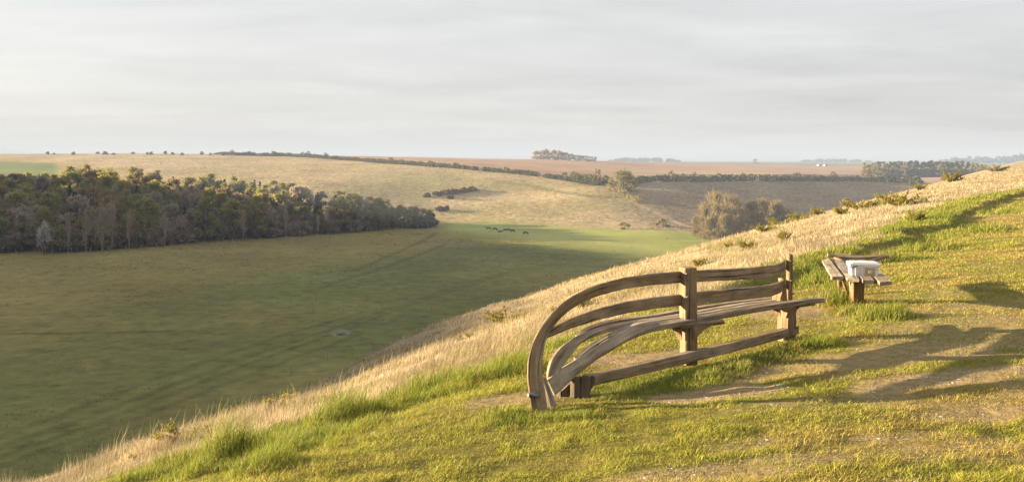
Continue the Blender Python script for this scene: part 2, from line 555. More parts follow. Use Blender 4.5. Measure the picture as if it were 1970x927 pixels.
def worn(X, Y):
    w = np.zeros(X.shape)
    n = fbm(X / .5, Y / .5, 41, 4) - .5
    for p, rx, ry, k in WORN_W:
        q = np.hypot((X - p.x - .15 * (Y - p.y)) / rx, (Y - p.y - .1 * (X - p.x)) / ry) + n * 1.5
        w = np.maximum(w, k * sstep(1.0, .62, q))
    gen = sstep(.58, .68, fbm(X / .7, Y / .35, 55, 4)) * .45
    s, t = st(X, Y)
    return np.maximum(w, gen * sstep(3.8, 1.5, s))


def straw_w(X, Y):
    s, t = st(X, Y)
    b = np.interp(t, [0, 5, 8, 10, 12, 15.6, 22, 40, 50, 58, 66], [7.0, 6.7, 5.9, 5.0, 4.4, 3.7, 3.5, 3.2, 2.2, .4, -4])
    b = b + (fbm(X / 1.2, Y / 1.2, 61, 3) - .5) * 1.6
    return sstep(-.5, .5, s - b)


LUSH = [(690, 800, .45, .30), (640, 815, .35, .26), (430, 885, .32, .36), (820, 757, .45, .20), (760, 775, .4, .16), (900, 740, .5, .18), (1550, 662, .40, .26),
        (1470, 690, .5, .18), (1330, 725, .6, .15), (1250, 735, .5, .14), (1400, 710, .5, .15), (1180, 752, .4, .15), (1650, 600, .42, .26), (1600, 585, .45, .22), (1700, 612, .38, .16),
        (1610, 552, .5, .2), (1060, 800, .3, .12), (980, 805, .35, .1), (1110, 800, .3, .14), (1720, 500, .7, .2), (1780, 480, .8, .2), (1680, 505, .6, .18), (1560, 545, .6, .2),
        (560, 870, .5, .14), (380, 905, .35, .22), (300, 912, .4, .2), (500, 905, .3, .14), (960, 725, .5, .18), (1000, 712, .4, .14), (1880, 445, .8, .16), (1920, 412, 1.1, .15), (1830, 455, .8, .16)]
LUSH_W = [(ground_at(u, v), r, h) for u, v, r, h in LUSH]


def lush(X, Y):
    w = np.zeros(X.shape); hh = np.zeros(X.shape)
    n = fbm(X / .25, Y / .25, 71, 3) - .5
    for p, r, h in LUSH_W:
        q = np.hypot((X - p.x) / r, (Y - p.y) / (r * .9)) + n * .9
        k = sstep(1.1, .3, q)
        hh = np.maximum(hh, k * h); w = np.maximum(w, k)
    d, t = verge(X, Y)
    k = sstep(-.1, .3, d) * (1 - straw_w(X, Y)) * sstep(.35, .6, fbm(X / .6, Y / .6, 77, 3))
    return np.maximum(w, k), np.maximum(hh, .085 * k)


# ------------------------------------------------------------------ ground colours
C_TURF = np.array([.135, .120, .028]); C_LUSH = np.array([.095, .11, .022]); C_SOIL = np.array([.225, .165, .085])
C_STRAW = np.array([.29, .225, .13]); C_FIELD = np.array([.176, .146, .050]); C_FIELDG = np.array([.115, .120, .038])
C_LITSTRIP = np.array([.225, .235, .055]); C_FSTRAW = np.array([.330, .248, .130]); C_PLOUGH = np.array([.32, .205, .125])
C_DULLHILL = np.array([.185, .140, .082]); C_PALE = np.array([.35, .255, .155]); C_GREENF = np.array([.14, .165, .06]); C_FARF = np.array([.16, .14, .085])


def lerp(a, b, w):
    return a * (1 - w[:, None]) + b * w[:, None]


TRACKS = [line_px([(0, 880), (200, 808), (480, 700), (640, 643), (800, 582), (960, 532), (1100, 505)]), line_px([(0, 860), (180, 798), (440, 700), (600, 645), (760, 590), (930, 535), (1080, 503)]),
          line_px([(0, 838), (300, 728), (560, 640), (700, 600)]), line_px([(0, 897), (260, 806), (520, 706), (700, 640)])]
FAINT = [line_px([(680, 522), (760, 487), (800, 470), (840, 448)]), line_px([(-40, 640), (120, 641), (330, 637)]), line_px([(600, 560), (780, 500), (860, 470)])]
HILLTRACK = [line_px([(1175, 365), (1230, 395), (1290, 422), (1335, 440)], 120)]
HILLGREEN = [line_px([(960, 350), (1020, 356), (1080, 370), (1140, 378), (1190, 380)], 120)]
PALELINE = [line_px([(1310, 342), (1400, 343.5), (1560, 345.5), (1680, 346)], 200)]
DARKLINE = [line_px([(1315, 336.5), (1400, 337), (1500, 337), (1660, 337)], 200)]
PIT = ground_at(656, 640, 20)


def ground_paint(X, Y, nearw):
    n = len(X); r = np.hypot(X, Y)
    th = np.clip(np.arctan2(X, np.where(Y > 0, Y, Y)), -1.2, 1.2); b = np.tan(np.clip(th, -.86, .78)); y = r * np.cos(np.clip(th, -.86, .78))
    jit = (fbm(X / 14, Y / 14, 81, 3) - .5)
    foot = np.interp(b, (FOOT_U - U0) / F, FOOT_Y) + jit * 14
    hed = np.interp(b, _hb, _hy)
    hed = np.where(b < _hb[0], 1e5, hed)
    u = U0 + F * b
    # far country
    c = np.tile(C_FIELD, (n, 1))
    c = lerp(c, C_FIELDG, sstep(62, 30, seg_dist(X, Y, TRACKS[1])) * (.5 + .5 * sstep(.35, .65, fbm(X / 30, Y / 30, 91, 3))))
    tus = np.full(n, .7)
    lit_strip = sstep(820, 880, u + jit * 60) * sstep(0, 70, y - (np.interp(u, [820, 1290, 1500], [318, 232, 220]) - 45)) * sstep(22, -6, y - foot)  # greener grass, tint also brightened as sunlight beyond the hill's shadow edge
    c = lerp(c, C_LITSTRIP, lit_strip); tus = tus * (1 - .75 * lit_strip)
    hill = sstep(-5, 6, y - foot)
    fs = np.tile(C_FSTRAW, (n, 1)); fs = lerp(fs, C_FSTRAW * np.array([.80, .86, .72]), sstep(.42, .68, fbm(X / 45, Y / 28, 95, 4)))
    c = lerp(c, fs, hill); tus = tus * (1 - hill) + .95 * hill
    dullw = hill * sstep(1195, 1330, u + jit * 90 + (y - 330) * 1.1) * sstep(-15, 10, hed - y + 20)  # right part of the hillside, duller brown than the straw
    c = lerp(c, C_DULLHILL, dullw)
    gf = sstep(130, 105, u + (y - 480) * .12) * sstep(455, 465, y) * sstep(566, 560, y + (u * .12))
    c = lerp(c, C_GREENF, gf); tus = tus * (1 - gf)
    beyond = sstep(-2, 3, y - hed)
    pl = np.tile(C_PLOUGH, (n, 1)); pl = lerp(pl, C_PALE * .9, sstep(60, 10, y - hed) * .8)
    pl = lerp(pl, C_PALE, sstep(1150, 1350, u + jit * 60) * sstep(700, 500, y))
    pl = lerp(pl, C_PLOUGH * np.array([.85, .8, .8]), sstep(.45, .7, fbm(X / 120, Y / 60, 99, 3)) * .6)
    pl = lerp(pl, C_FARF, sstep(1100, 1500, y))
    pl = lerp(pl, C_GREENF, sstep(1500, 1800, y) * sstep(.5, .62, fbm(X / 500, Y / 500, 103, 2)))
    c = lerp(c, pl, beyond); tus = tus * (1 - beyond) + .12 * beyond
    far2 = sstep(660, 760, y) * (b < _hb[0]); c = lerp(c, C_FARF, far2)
    for ln in TRACKS: c = lerp(c, C_FIELDG * .55, sstep(.85, .3, seg_dist(X, Y, ln) + jit * .5) * .36 * (hill < .5))
    for ln in FAINT: c = lerp(c, C_FIELD * .5, sstep(1.3, .5, seg_dist(X, Y, ln)) * .6)
    for ln in HILLTRACK: c = lerp(c, C_PALE, sstep(1.9, .6, seg_dist(X, Y, ln)) * .8)
    for ln in HILLGREEN: c = lerp(c, C_FIELDG, sstep(4, 1, seg_dist(X, Y, ln)) * .6)
    for ln in PALELINE: c = lerp(c, C_PALE * 1.15, sstep(5, 2, seg_dist(X, Y, ln)) * .7)
    for ln in DARKLINE: c = lerp(c, C_FIELDG * .6, sstep(9, 4, seg_dist(X, Y, ln)) * .9)
    q = np.hypot((X - PIT.x) / 1.7, (Y - PIT.y) / 2.6) + jit * .9
    c = lerp(c, np.array([.19, .165, .12]), sstep(1.15, .7, q)); c = lerp(c, np.array([.09, .07, .045]), sstep(.6, .35, q))
    # the near hill
    sw = straw_w(X, Y); lw, lh = lush(X, Y); wn = worn(X, Y)
    t = np.tile(C_TURF, (n, 1)); t = lerp(t, np.array([.180, .132, .042]), sstep(.42, .62, fbm(X / 1.1, Y / .7, 44, 4)) * .8 * sstep(5, 1, st(X, Y)[0]))
    t = lerp(t, C_LUSH, np.clip(lw, 0, 1)); t = lerp(t, C_SOIL, np.clip(wn * 1.1, 0, 1))
    stw = np.tile(C_STRAW, (n, 1)); stw = lerp(stw, C_STRAW * np.array([.7, .78, .6]), sstep(.5, .7, fbm(X / 4, Y / 4, 47, 3)) * .6)
    t = lerp(t, stw, sw)
    return lerp(c, t, nearw), tus * (1 - nearw) + nearw * (.25 + .4 * sw)


# ------------------------------------------------------------------ ground mesh
def build_ground():
    th = np.concatenate([np.arange(-180, -64, 4), np.arange(-64, -34, 1.), np.arange(-34, 34, .1), np.arange(34, 64, 1.), np.arange(64, 180, 4)]) * math.pi / 180
    r = np.concatenate([np.exp(np.arange(math.log(.6), math.log(48), .0125)), np.exp(np.arange(math.log(48), math.log(420), .0048)), np.exp(np.linspace(math.log(420), math.log(8500), 260))])
    nt_, nr = len(th), len(r)
    T, R = np.meshgrid(th, r)
    X = (R * np.sin(T)).ravel(); Y = (R * np.cos(T)).ravel()
    hh = hill_height(X, Y); fa, we = far_height(X, Y)
    Z = H(X, Y)
    dist = np.hypot(X, Y)
    nearw = sstep(-1.5, 2.0, hh - smax(fa, we, 8))
    q = np.hypot((X - PIT.x) / 1.5, (Y - PIT.y) / 2.0); Z = Z - .5 * sstep(1, .2, q)
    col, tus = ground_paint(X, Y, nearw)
    rgba = np.concatenate([col, np.ones((len(col), 1))], 1)
    idx = np.arange(nr * nt_).reshape(nr, nt_)
    nx = np.concatenate([idx[:, 1:], idx[:, :1]], 1)
    q4 = np.stack([idx[:-1].ravel(), idx[1:].ravel(), nx[1:].ravel(), nx[:-1].ravel()], 1)
    # vertex normals of the whole sheet, so that the fields meet without a seam
    V = np.stack([X, Y, Z], 1)
    fn = np.cross(V[q4[:, 2]] - V[q4[:, 0]], V[q4[:, 1]] - V[q4[:, 3]])
    vn = np.zeros_like(V)
    for k in range(4): np.add.at(vn, q4[:, k], fn)
    vn *= np.sign(vn[:, 2:3]) + 1e-9
    vn /= np.linalg.norm(vn, axis=1, keepdims=True) + 1e-12
    b = np.clip(X / np.maximum(Y, 1e-3), -1.2, 1); y = dist * np.cos(np.clip(T.ravel(), -.86, .78))
    foot = np.interp(np.tan(np.clip(T.ravel(), -.86, .78)), (FOOT_U - U0) / F, FOOT_Y)
    hed = np.interp(np.tan(np.clip(T.ravel(), -.86, .78)), _hb, _hy); hed = np.where(b < _hb[0], 690, hed)
    reg = np.where(nearw > .5, 0, np.where(y < foot, 1, np.where(y < hed, 2, 3)))
    fr = reg[q4[:, 0]]
    for k, name in enumerate(('hillside', 'valley_field', 'far_hill', 'ploughed_field')):
        f = q4[fr == k]
        used, inv = np.unique(f, return_inverse=True)
        f = inv.reshape(f.shape)[:, ::-1]
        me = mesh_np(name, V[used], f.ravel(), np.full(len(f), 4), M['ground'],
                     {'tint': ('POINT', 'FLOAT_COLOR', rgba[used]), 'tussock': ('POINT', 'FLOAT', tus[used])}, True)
        me.normals_split_custom_set_from_vertices(vn[used])
        tag(link(name, me), kind='structure')
    # the middle of the ring under the camera
    ring = [tuple(V[i]) for i in idx[0]]
    me = bpy.data.meshes.new('ground'); me.from_pydata(ring, [], [tuple(range(len(ring)))[::-1]]); me.materials.append(M['ground'])
    a = me.attributes.new('tint', 'FLOAT_COLOR', 'POINT'); a.data.foreach_set('color', np.tile(np.array([*C_TURF, 1], np.float32), len(ring)))
    tag(link('ground', me), kind='structure')


build_ground()


# ------------------------------------------------------------------ grass
def blades(name, X, Y, h, w, lean, az, tint, mat, label, cat, curve=.5):
    n = len(X); Z = H(X, Y) - .012
    fa = RNG.uniform(0, 2 * np.pi, n)                     # facing
    sx, sy = np.cos(fa) * w / 2, np.sin(fa) * w / 2
    lx, ly = np.cos(az) * lean, np.sin(az) * lean
    B = np.stack([X, Y, Z], 1)
    m = .55
    V = np.empty((n, 5, 3), np.float32)
    V[:, 0] = B - np.stack([sx, sy, 0 * sx], 1); V[:, 1] = B + np.stack([sx, sy, 0 * sx], 1)
    mid = B + np.stack([lx * h * m * curve, ly * h * m * curve, h * m * np.sqrt(np.maximum(.05, 1 - (lean * curve) ** 2))], 1)
    V[:, 2] = mid + np.stack([sx * .8, sy * .8, 0 * sx], 1); V[:, 3] = mid - np.stack([sx * .8, sy * .8, 0 * sx], 1)
    V[:, 4] = mid + np.stack([lx * h * .6, ly * h * .6, h * .45 * np.sqrt(np.maximum(.03, 1 - lean ** 2))], 1)
    o = np.arange(n)[:, None] * 5
    loops = (o + np.array([[0, 1, 2, 3, 3, 2, 4]])).ravel()
    counts = np.tile([4, 3], n)
    rgba = np.ones((n, 5, 4), np.float32); rgba[:, :, :3] = tint[:, None, :]
    me = mesh_np(name, V.reshape(-1, 3), loops, counts, mat, {'tint': ('POINT', 'FLOAT_COLOR', rgba.reshape(-1, 4))})
    return tag(link(name, me), label, cat, kind='stuff')


def polar(n, b0, b1, y0, y1):
    b = RNG.uniform(b0, b1, n); Y = np.exp(RNG.uniform(math.log(y0), math.log(y1), n))
    return b * Y, Y


def turf():
    X, Y = polar(1350000, -.75, .80, 3.6, 75)
    sw = straw_w(X, Y); wn = worn(X, Y); lw, lh = lush(X, Y)
    s, t = st(X, Y)
    keep = (RNG.random(len(X)) < (1 - sw) * np.clip(1 - wn * .88 + .9 * lw, .16, 1)) & (s < 12)
    X, Y, wn, lw, lh, s = X[keep], Y[keep], wn[keep], lw[keep], lh[keep], s[keep]
    n = len(X)
    patch = fbm(X / .45, Y / .45, 121, 3)
    hole = sstep(.34, .54, fbm(X / .20, Y / .13, 127, 3))
    h = (.026 + .062 * patch ** 2) * RNG.uniform(.55, 1.4, n) * (.7 + .42 * hole) * (1 - .4 * wn) + lh * RNG.uniform(.35, 1.15, n) * (.35 + .95 * sstep(.36, .62, fbm(X / .32, Y / .32, 123, 2)))
    bd = seg_dist(X, Y, [(.45, 6.9), (.66, 7.36), (2.5, 9.08), (2.75, 9.3)])
    h = np.minimum(h, .035 + .22 * np.maximum(0, bd - .08)) * np.clip(1 + (Y - 12) * .012, 1, 1.7)
    w = np.maximum(.0038, .00056 * Y) * RNG.uniform(.6, 1.4, n)
    lean = np.where(lw > .4, RNG.uniform(.25, .85, n), RNG.uniform(.55, .99, n)); az = RNG.normal(.2, 1.5, n)
    k = (sstep(.40, .62, fbm(X / 1.1, Y / .7, 44, 4)) * (.3 + .7 * sstep(3.2, .5, s)))[:, None]
    g = np.array([.262, .262, .036]) * (1 - k) + np.array([.325, .268, .060]) * k
    g = g * (1 - lw[:, None]) + np.array([.165, .195, .024]) * lw[:, None]
    g = g * (.62 + .40 * np.maximum(hole, lw * .8) + .10 * patch)[:, None]
    dry = (RNG.random(n) < .10 + .22 * wn + .1 * k[:, 0] * (1 - lw))[:, None]
    g = np.where(dry, np.array([.28, .215, .105]), g)
    g = g * RNG.uniform(.5, 1.4, (n, 1)) * (1 + RNG.normal(0, .07, (n, 3)))
    blades('turf_grass', X, Y, h, w, lean, az, np.clip(g, .005, 1), M['blade'], 'short green downland turf with lush tufts around the benches', 'grass')


def straw():
    X, Y = polar(1000000, -.85, .68, 5.0, 190)
    sw = straw_w(X, Y); s, t = st(X, Y)
    keep = (RNG.random(len(X)) < np.clip(sw * 1.05, 0, 1)) & (s < 40 + 6 * RNG.random(len(X))) & (hill_height(X, Y) > far_height(X, Y)[0])
    X, Y, sw, s = X[keep], Y[keep], sw[keep], s[keep]; n = len(X)
    cl = fbm(X / .9, Y / .9, 131, 3)
    h = (.05 + .15 * sstep(.35, .75, cl)) * RNG.uniform(.4, 1.3, n)
    tall = RNG.random(n) < .03; h = np.where(tall, h * 1.5 + .06, h)
    w = np.maximum(.003, .00042 * Y) * RNG.uniform(.6, 1.3, n)
    lean = np.where(tall, RNG.uniform(.1, .5, n), RNG.uniform(.35, .97, n)); az = 6.3 * fbm(X / 1.3, Y / 1.3, 137, 2) - 2.6 + RNG.normal(0, .7, n)
    pal = np.array([[.43, .345, .215], [.36, .28, .165], [.49, .41, .275], [.27, .205, .11], [.17, .165, .06]])
    k = RNG.choice(5, n, p=[.36, .28, .2, .10, .06])
    g = pal[k]
    mot = sstep(.40, .66, fbm(X / .55, Y / .55, 149, 3))[:, None]; g = g * (.70 + .42 * mot)
    gp = (sstep(.56, .68, fbm(X / 2.6, Y / 2.6, 141, 3)) * .75)[:, None]
    g = g * (1 - gp) + np.array([.215, .185, .070]) * gp
    g = g * RNG.uniform(.7, 1.25, (n, 1))
    blades('dry_grass', X, Y, h, w, lean, az, g, M['straw'], 'long straw coloured dry grass on the steep slope behind the benches', 'grass', .45)


turf()
straw()


def tussocks():
    X, Y = polar(150000, -.62, .46, 62, 640)
    fa, we = far_height(X, Y); b = X / Y
    foot = np.interp(b, (FOOT_U - U0) / F, FOOT_Y); hed = np.where(b < _hb[0], 640, np.interp(b, _hb, _hy))
    on_hill = Y > foot; pit = np.hypot(X - PIT.x, Y - PIT.y) > 5
    strip_ = (U0 + F * b > 830) & (Y > np.interp(U0 + F * b, [820, 1290, 1500], [318, 232, 220])) & ~on_hill
    cl = fbm(X / 9, Y / 9, 201, 3); tr = np.minimum(seg_dist(X, Y, TRACKS[0]), seg_dist(X, Y, TRACKS[1]))
    keep = (hill_height(X, Y) < smax(fa, we, 8) - .5) & (Y < hed - 3) & pit & (tr > 1.2) & (RNG.random(len(X)) < np.where(on_hill, .95 * sstep(.3, .6, cl), .30 * sstep(.42, .66, cl))) & (~strip_ | (RNG.random(len(X)) < .12))
    keep &= ~((b < -.49) & (Y > 450))
    X, Y, on_hill = X[keep], Y[keep], on_hill[keep]; n = len(X)
    rg = hed[keep]; u = U0 + F * X / Y
    g = np.where(on_hill[:, None], np.array([.29, .22, .115]), np.array([.19, .16, .055])) * RNG.uniform(.7, 1.2, (n, 1))
    dullw = (u > 1230) & on_hill; g = np.where(dullw[:, None], np.array([.19, .145, .08]) * RNG.uniform(.7, 1.25, (n, 1)), g)
    blades('rough_grass', X, Y, np.clip(.0009 * Y, .10, .42) * RNG.uniform(.5, 1.3, n), np.clip(.0013 * Y, .16, .55) * RNG.uniform(.5, 1.6, n), RNG.uniform(.7, .98, n), RNG.uniform(0, 6.28, n), g, M['straw'], 'rough grass tussocks over the valley floor and the far hillside', 'grass')


tussocks()


def stones():
    X, Y = polar(420000, -.2, .75, 4.2, 30)
    wn = worn(X, Y)
    k = RNG.random(len(X)) < np.clip((wn - .25) * 1.1, 0, 1) * .45 * sstep(.35, .7, fbm(X / .3, Y / .3, 151, 2)) * np.clip(8 / Y, 0, 1)
    X, Y = X[k], Y[k]; n = len(X); Z = H(X, Y)
    base = np.array([[0, 0, 1], [1, 0, 0], [0, 1, 0], [-1, 0, 0], [0, -1, 0], [.7, .7, .5], [-.7, .7, .4], [-.7, -.7, .5], [.7, -.7, .45]])
    fc = np.array([[0, 1, 5], [0, 5, 2], [0, 2, 6], [0, 6, 3], [0, 3, 7], [0, 7, 4], [0, 4, 8], [0, 8, 1]])
    sz = .003 + .010 * RNG.random(n) ** 6
    sc = sz[:, None, None] * RNG.uniform(.6, 1.3, (n, 9, 3)) * np.array([1.2, 1.2, .6])
    a = RNG.uniform(0, 6.28, n); ca, sa = np.cos(a)[:, None], np.sin(a)[:, None]
    p = base[None] * sc
    V = np.stack([p[..., 0] * ca - p[..., 1] * sa, p[..., 0] * sa + p[..., 1] * ca, p[..., 2]], -1) + np.stack([X, Y, Z], 1)[:, None]
    loops = (np.arange(n)[:, None, None] * 9 + fc[None]).ravel()
    pale = (RNG.random(n) < .22)[:, None]; g = np.where(pale, RNG.uniform(.25, .50, (n, 1)) * np.array([1, .94, .84]), RNG.uniform(.10, .26, (n, 1)) * np.array([1, .78, .50]))
    rgba = np.ones((n, 9, 4)); rgba[..., :3] = g[:, None]
    me = mesh_np('pebbles', V.reshape(-1, 3), loops, np.full(n * 8, 3), M['stone'], {'tint': ('POINT', 'FLOAT_COLOR', rgba.reshape(-1, 4))})
    tag(link('pebbles', me), 'small white chalk and flint chips on the worn bare ground', 'pebbles', kind='stuff')


stones()


# ------------------------------------------------------------------ bench with the sweeping bent planks
def c1(x, y, Y):
    return P(980 + x / 2.575, 460 + y / 2.575, Y)


def c1s(pts): return [c1(*p) for p in pts]


BENCH = (1.7, 8.3, hz(1.7, 8.3))
bench = thing('wave_bench', 'long weathered oak bench of bent planks sweeping down to the ground', 'bench', BENCH, world_parts=True)
AWAY = Vector((-.6, .8, 0)); DOWN = Vector((0, 0, -1))


def part(name, mb, mat, parent=bench, label=None, smooth=False):
    o = mb.build(name, mat, parent, smooth)
    if parent.type == 'MESH': o.matrix_parent_inverse = parent.matrix_world.inverted() if False else Matrix()
    if label: o['label'] = label
    return o


# top rail, running left and bending down to the ground
part('top_rail', MB().ribbon(
    c1s([(868, 160, 8.33), (700, 166, 8.1), (550, 193, 7.85), (430, 228, 7.65), (340, 268, 7.48), (270, 316, 7.33), (215, 366, 7.2), (170, 424, 7.1), (130, 484, 7.03), (104, 550, 6.97), (91, 620, 6.94), (92, 700, 6.92), (98, 770, 6.91), (114, 858, 6.9)]),
    c1s([(868, 217, 8.33), (700, 224, 8.1), (550, 249, 7.85), (430, 283, 7.69), (350, 320, 7.56), (292, 357, 7.45), (244, 402, 7.35), (206, 446, 7.24), (184, 494, 7.14), (169, 556, 7.05), (161, 628, 7.0), (170, 702, 6.96), (181, 772, 6.94), (192, 860, 6.92)]),
    .022, 10, 1, down=AWAY), M['rail'], label='top rail that bends down into the ground at its left end')
part('lower_rail', MB().ribbon(
    c1s([(868, 273, 8.33), (700, 288, 8.12), (550, 314, 7.88), (430, 345, 7.68), (320, 388, 7.45), (250, 420, 7.32), (200, 446, 7.22), (168, 468, 7.14)]),
    c1s([(868, 328, 8.33), (700, 345, 8.12), (550, 373, 7.88), (430, 402, 7.68), (320, 438, 7.45), (250, 464, 7.32), (205, 482, 7.22), (172, 500, 7.14)]),
    .036, 10, 2, down=AWAY), M['rail'])
part('top_rail', MB().ribbon(
    c1s([(905, 156, 8.42), (1050, 150, 8.6), (1200, 142, 8.85), (1300, 133, 9.05), (1362, 120, 9.18), (1376, 104, 9.27), (1352, 85, 9.42)]),
    c1s([(905, 212, 8.42), (1050, 207, 8.6), (1200, 200, 8.85), (1300, 192, 9.05), (1368, 178, 9.2), (1380, 150, 9.3), (1360, 112, 9.45)]),
    .038, 10, 3, down=AWAY), M['rail'])
part('lower_rail', MB().ribbon(
    c1s([(905, 263, 8.4), (1050, 252, 8.6), (1200, 240, 8.85), (1300, 228, 9.05), (1356, 213, 9.18), (1368, 200, 9.27), (1346, 188, 9.4)]),
    c1s([(905, 317, 8.4), (1050, 307, 8.6), (1200, 296, 8.85), (1300, 286, 9.05), (1362, 268, 9.2), (1372, 240, 9.3), (1352, 212, 9.42)]),
    .036, 10, 4, down=AWAY), M['rail'])
# seat slats
def c3(x, y, Y): return P(1000 + x / 4.415, 590 + y / 4.415, Y)


def yf(x): return float(np.interp(x, [240, 263, 375, 512, 683, 855, 1112, 1368, 1500], [7.19, 7.22, 7.35, 7.5, 7.7, 7.86, 8.1, 8.28, 8.4]))


def edge(pts, d0, d1):
    """far or near edge of a slat: depth offset d0 at the middle post, d1 at the left end"""
    return [c3(x, y, yf(x) + float(np.interp(x, [300, 1000], [d1, d0]))) for x, y in pts]


def slat(A, B, th, seed, shrink=.0, label=None):
    B = [a.lerp(b, 1 - shrink) for a, b in zip(A, B)]
    part('seat_slat', MB().ribbon(A, B, th, 10, seed, down=DOWN), M['slat'], label=label)


slat(c1s([(1562, 287, 9.42), (1450, 294, 9.2), (1300, 312, 8.97), (1050, 354, 8.5)]) + edge([(1368, 98), (1250, 110), (1100, 130), (1000, 148), (880, 192), (800, 232), (650, 330), (500, 430), (330, 543), (236, 622)], 0, 0),
     c1s([(1562, 291, 9.32), (1450, 303, 9.08), (1300, 325, 8.85), (1050, 371, 8.4)]) + edge([(1372, 128), (1257, 146), (1115, 178), (1025, 208), (925, 265), (850, 308), (715, 402), (575, 503), (410, 655), (300, 752)], -.13, -.05),
     .048, 5, 0, 'outer seat slat, its broad face turning upright at the left end')
slat(c1s([(1380, 297, 9.36), (1200, 317, 9.05), (1050, 342, 8.74)]) + edge([(1368, 78), (1250, 90), (1100, 110), (1000, 128), (900, 158), (800, 200), (690, 252), (590, 312), (500, 378), (456, 420)], .16, .05),
     c1s([(1380, 304, 9.22), (1200, 326, 8.93), (1050, 352, 8.61)]) + edge([(1368, 95), (1252, 108), (1104, 128), (1005, 147), (905, 180), (815, 228), (710, 285), (615, 345), (530, 410), (485, 455)], .03, -.02), .045, 6, .12)
slat(c1s([(1380, 288, 9.52), (1200, 305, 9.2), (1050, 326, 8.9)]) + edge([(1368, 58), (1250, 75), (1100, 95), (960, 112), (850, 130), (750, 150), (650, 176), (560, 206), (470, 248), (390, 300), (320, 372), (272, 450), (242, 540), (228, 615), (226, 680)], .33, .06),
     c1s([(1380, 295, 9.38), (1200, 314, 9.06), (1050, 338, 8.76)]) + edge([(1368, 76), (1252, 92), (1102, 112), (965, 131), (860, 149), (765, 174), (675, 208), (600, 243), (545, 285), (500, 340), (455, 405), (400, 470), (345, 545), (305, 610), (285, 675)], .2, -.03), .045, 7, .06, 'dark seat slat curling steeply down at the left end')
slat(c1s([(1380, 279, 9.68), (1200, 295, 9.35), (1050, 312, 9.07)]) + edge([(1368, 12), (1200, 45), (1050, 70), (900, 87), (760, 104), (650, 130), (560, 170), (505, 203), (468, 238)], .5, .14),
     c1s([(1380, 285, 9.54), (1200, 301, 9.22), (1050, 320, 8.94)]) + edge([(1368, 34), (1202, 64), (1055, 88), (905, 105), (775, 124), (680, 148), (600, 184), (545, 216), (500, 250)], .37, .08), .045, 8, .1)
# short plank clamped beside the end of the top rail
part('end_plank', MB().ribbon(c1s([(166, 680, 7.06), (178, 745, 7.03), (205, 810, 7.0), (228, 862, 6.99)]), c1s([(186, 690, 7.12), (206, 745, 7.09), (230, 800, 7.06), (247, 852, 7.05)]), .04, 6, 9, down=AWAY), M['slat'])
# foot beam along the ground, with its block
part('foot_beam', MB().ribbon(
    c1s([(392, 676, 7.36), (600, 632, 7.7), (860, 570, 8.08), (1100, 515, 8.5), (1375, 447, 9.08), (1434, 430, 9.24)]),
    c1s([(396, 730, 7.36), (600, 686, 7.7), (860, 622, 8.08), (1100, 562, 8.5), (1375, 492, 9.08), (1434, 468, 9.24)]), .075, 8, 10, down=AWAY), M['rail'])
part('foot_block', MB().prism([c3(x, y, 7.36) for x, y in ((462, 612), (540, 596), (640, 588), (642, 655), (612, 690), (590, 760), (560, 880), (462, 880))], AWAY * .05, 3), M['shaded_wood'])
part('foot_block', MB().prism([c3(x, y, 7.44) for x, y in ((345, 725), (440, 640), (468, 628), (480, 880), (345, 880))], AWAY * .08, 5), M['shaded_wood'])  # second block, its dark tint filling the shadow under the outer slat
# posts
mid_top, mid_bot = c1(884, 138, 8.3), c1(889, 618, 8.3)
mid = part('post', MB().beam(mid_top, mid_bot, .125, .13, (.97, .25, 0), 11), M['post'], label='tall squared middle post with bolts')
rt = MB()
rt.beam(c1(1388, 74, 9.3), c1(1386, 300, 9.3), .05, .06, (.93, .36, 0), 12)
rt.beam(c1(1374, 330, 9.25), c1(1372, 560, 9.25), .15, .13, (.97, .25, 0), 13)
rt.prism(c1s([(1340, 330, 9.22), (1342, 290, 9.22), (1356, 250, 9.22), (1372, 225, 9.22), (1378, 330, 9.22)]), AWAY * .1, 3)
right = part('post', rt, M['post'], label='right end post, slim above the seat and thick below')
# brackets under the seat
def bracket(outer, thick, depth, seed):
    A = c1s(outer); c = sum(A, Vector()) / len(A)
    return MB().prism(A, AWAY * depth, seed)


part('seat_bearer', MB().beam(c1(845, 432, 8.22), c1(1060, 408, 8.3), .04, .06, (0, 0, 1), 15), M['post'])
part('bracket', bracket([(918, 430, 8.2), (1052, 412, 8.24), (1010, 424, 8.24), (965, 448, 8.22), (938, 478, 8.2), (920, 500, 8.2)], 0, .06, 2), M['post'])
part('bracket', bracket([(828, 446, 8.2), (856, 440, 8.2), (856, 500, 8.2), (850, 475, 8.2)], 0, .06, 4), M['post'])
part('seat_bearer', MB().beam(c1(1325, 338, 9.2), c1(1510, 316, 9.22), .04, .06, (0, 0, 1), 16), M['post'])
part('bracket', bracket([(1392, 350, 9.12), (1440, 330, 9.14), (1485, 318, 9.16), (1455, 326, 9.15), (1426, 348, 9.14), (1412, 390, 9.13), (1408, 470, 9.12), (1378, 475, 9.12), (1380, 400, 9.12)], 0, .07, 6), M['post'], label='tall curved bracket on the right end post')
part('bracket', bracket([(1322, 345, 9.12), (1344, 338, 9.12), (1344, 385, 9.12), (1338, 362, 9.12)], 0, .06, 8), M['post'])
# bolts
def bolt(c, d, r, L):
    return MB().tube([c - d * .02, c + d * (L * .7), c + d * (L * .7), c + d * L], [r, r, r * .9, r * .6], 10)


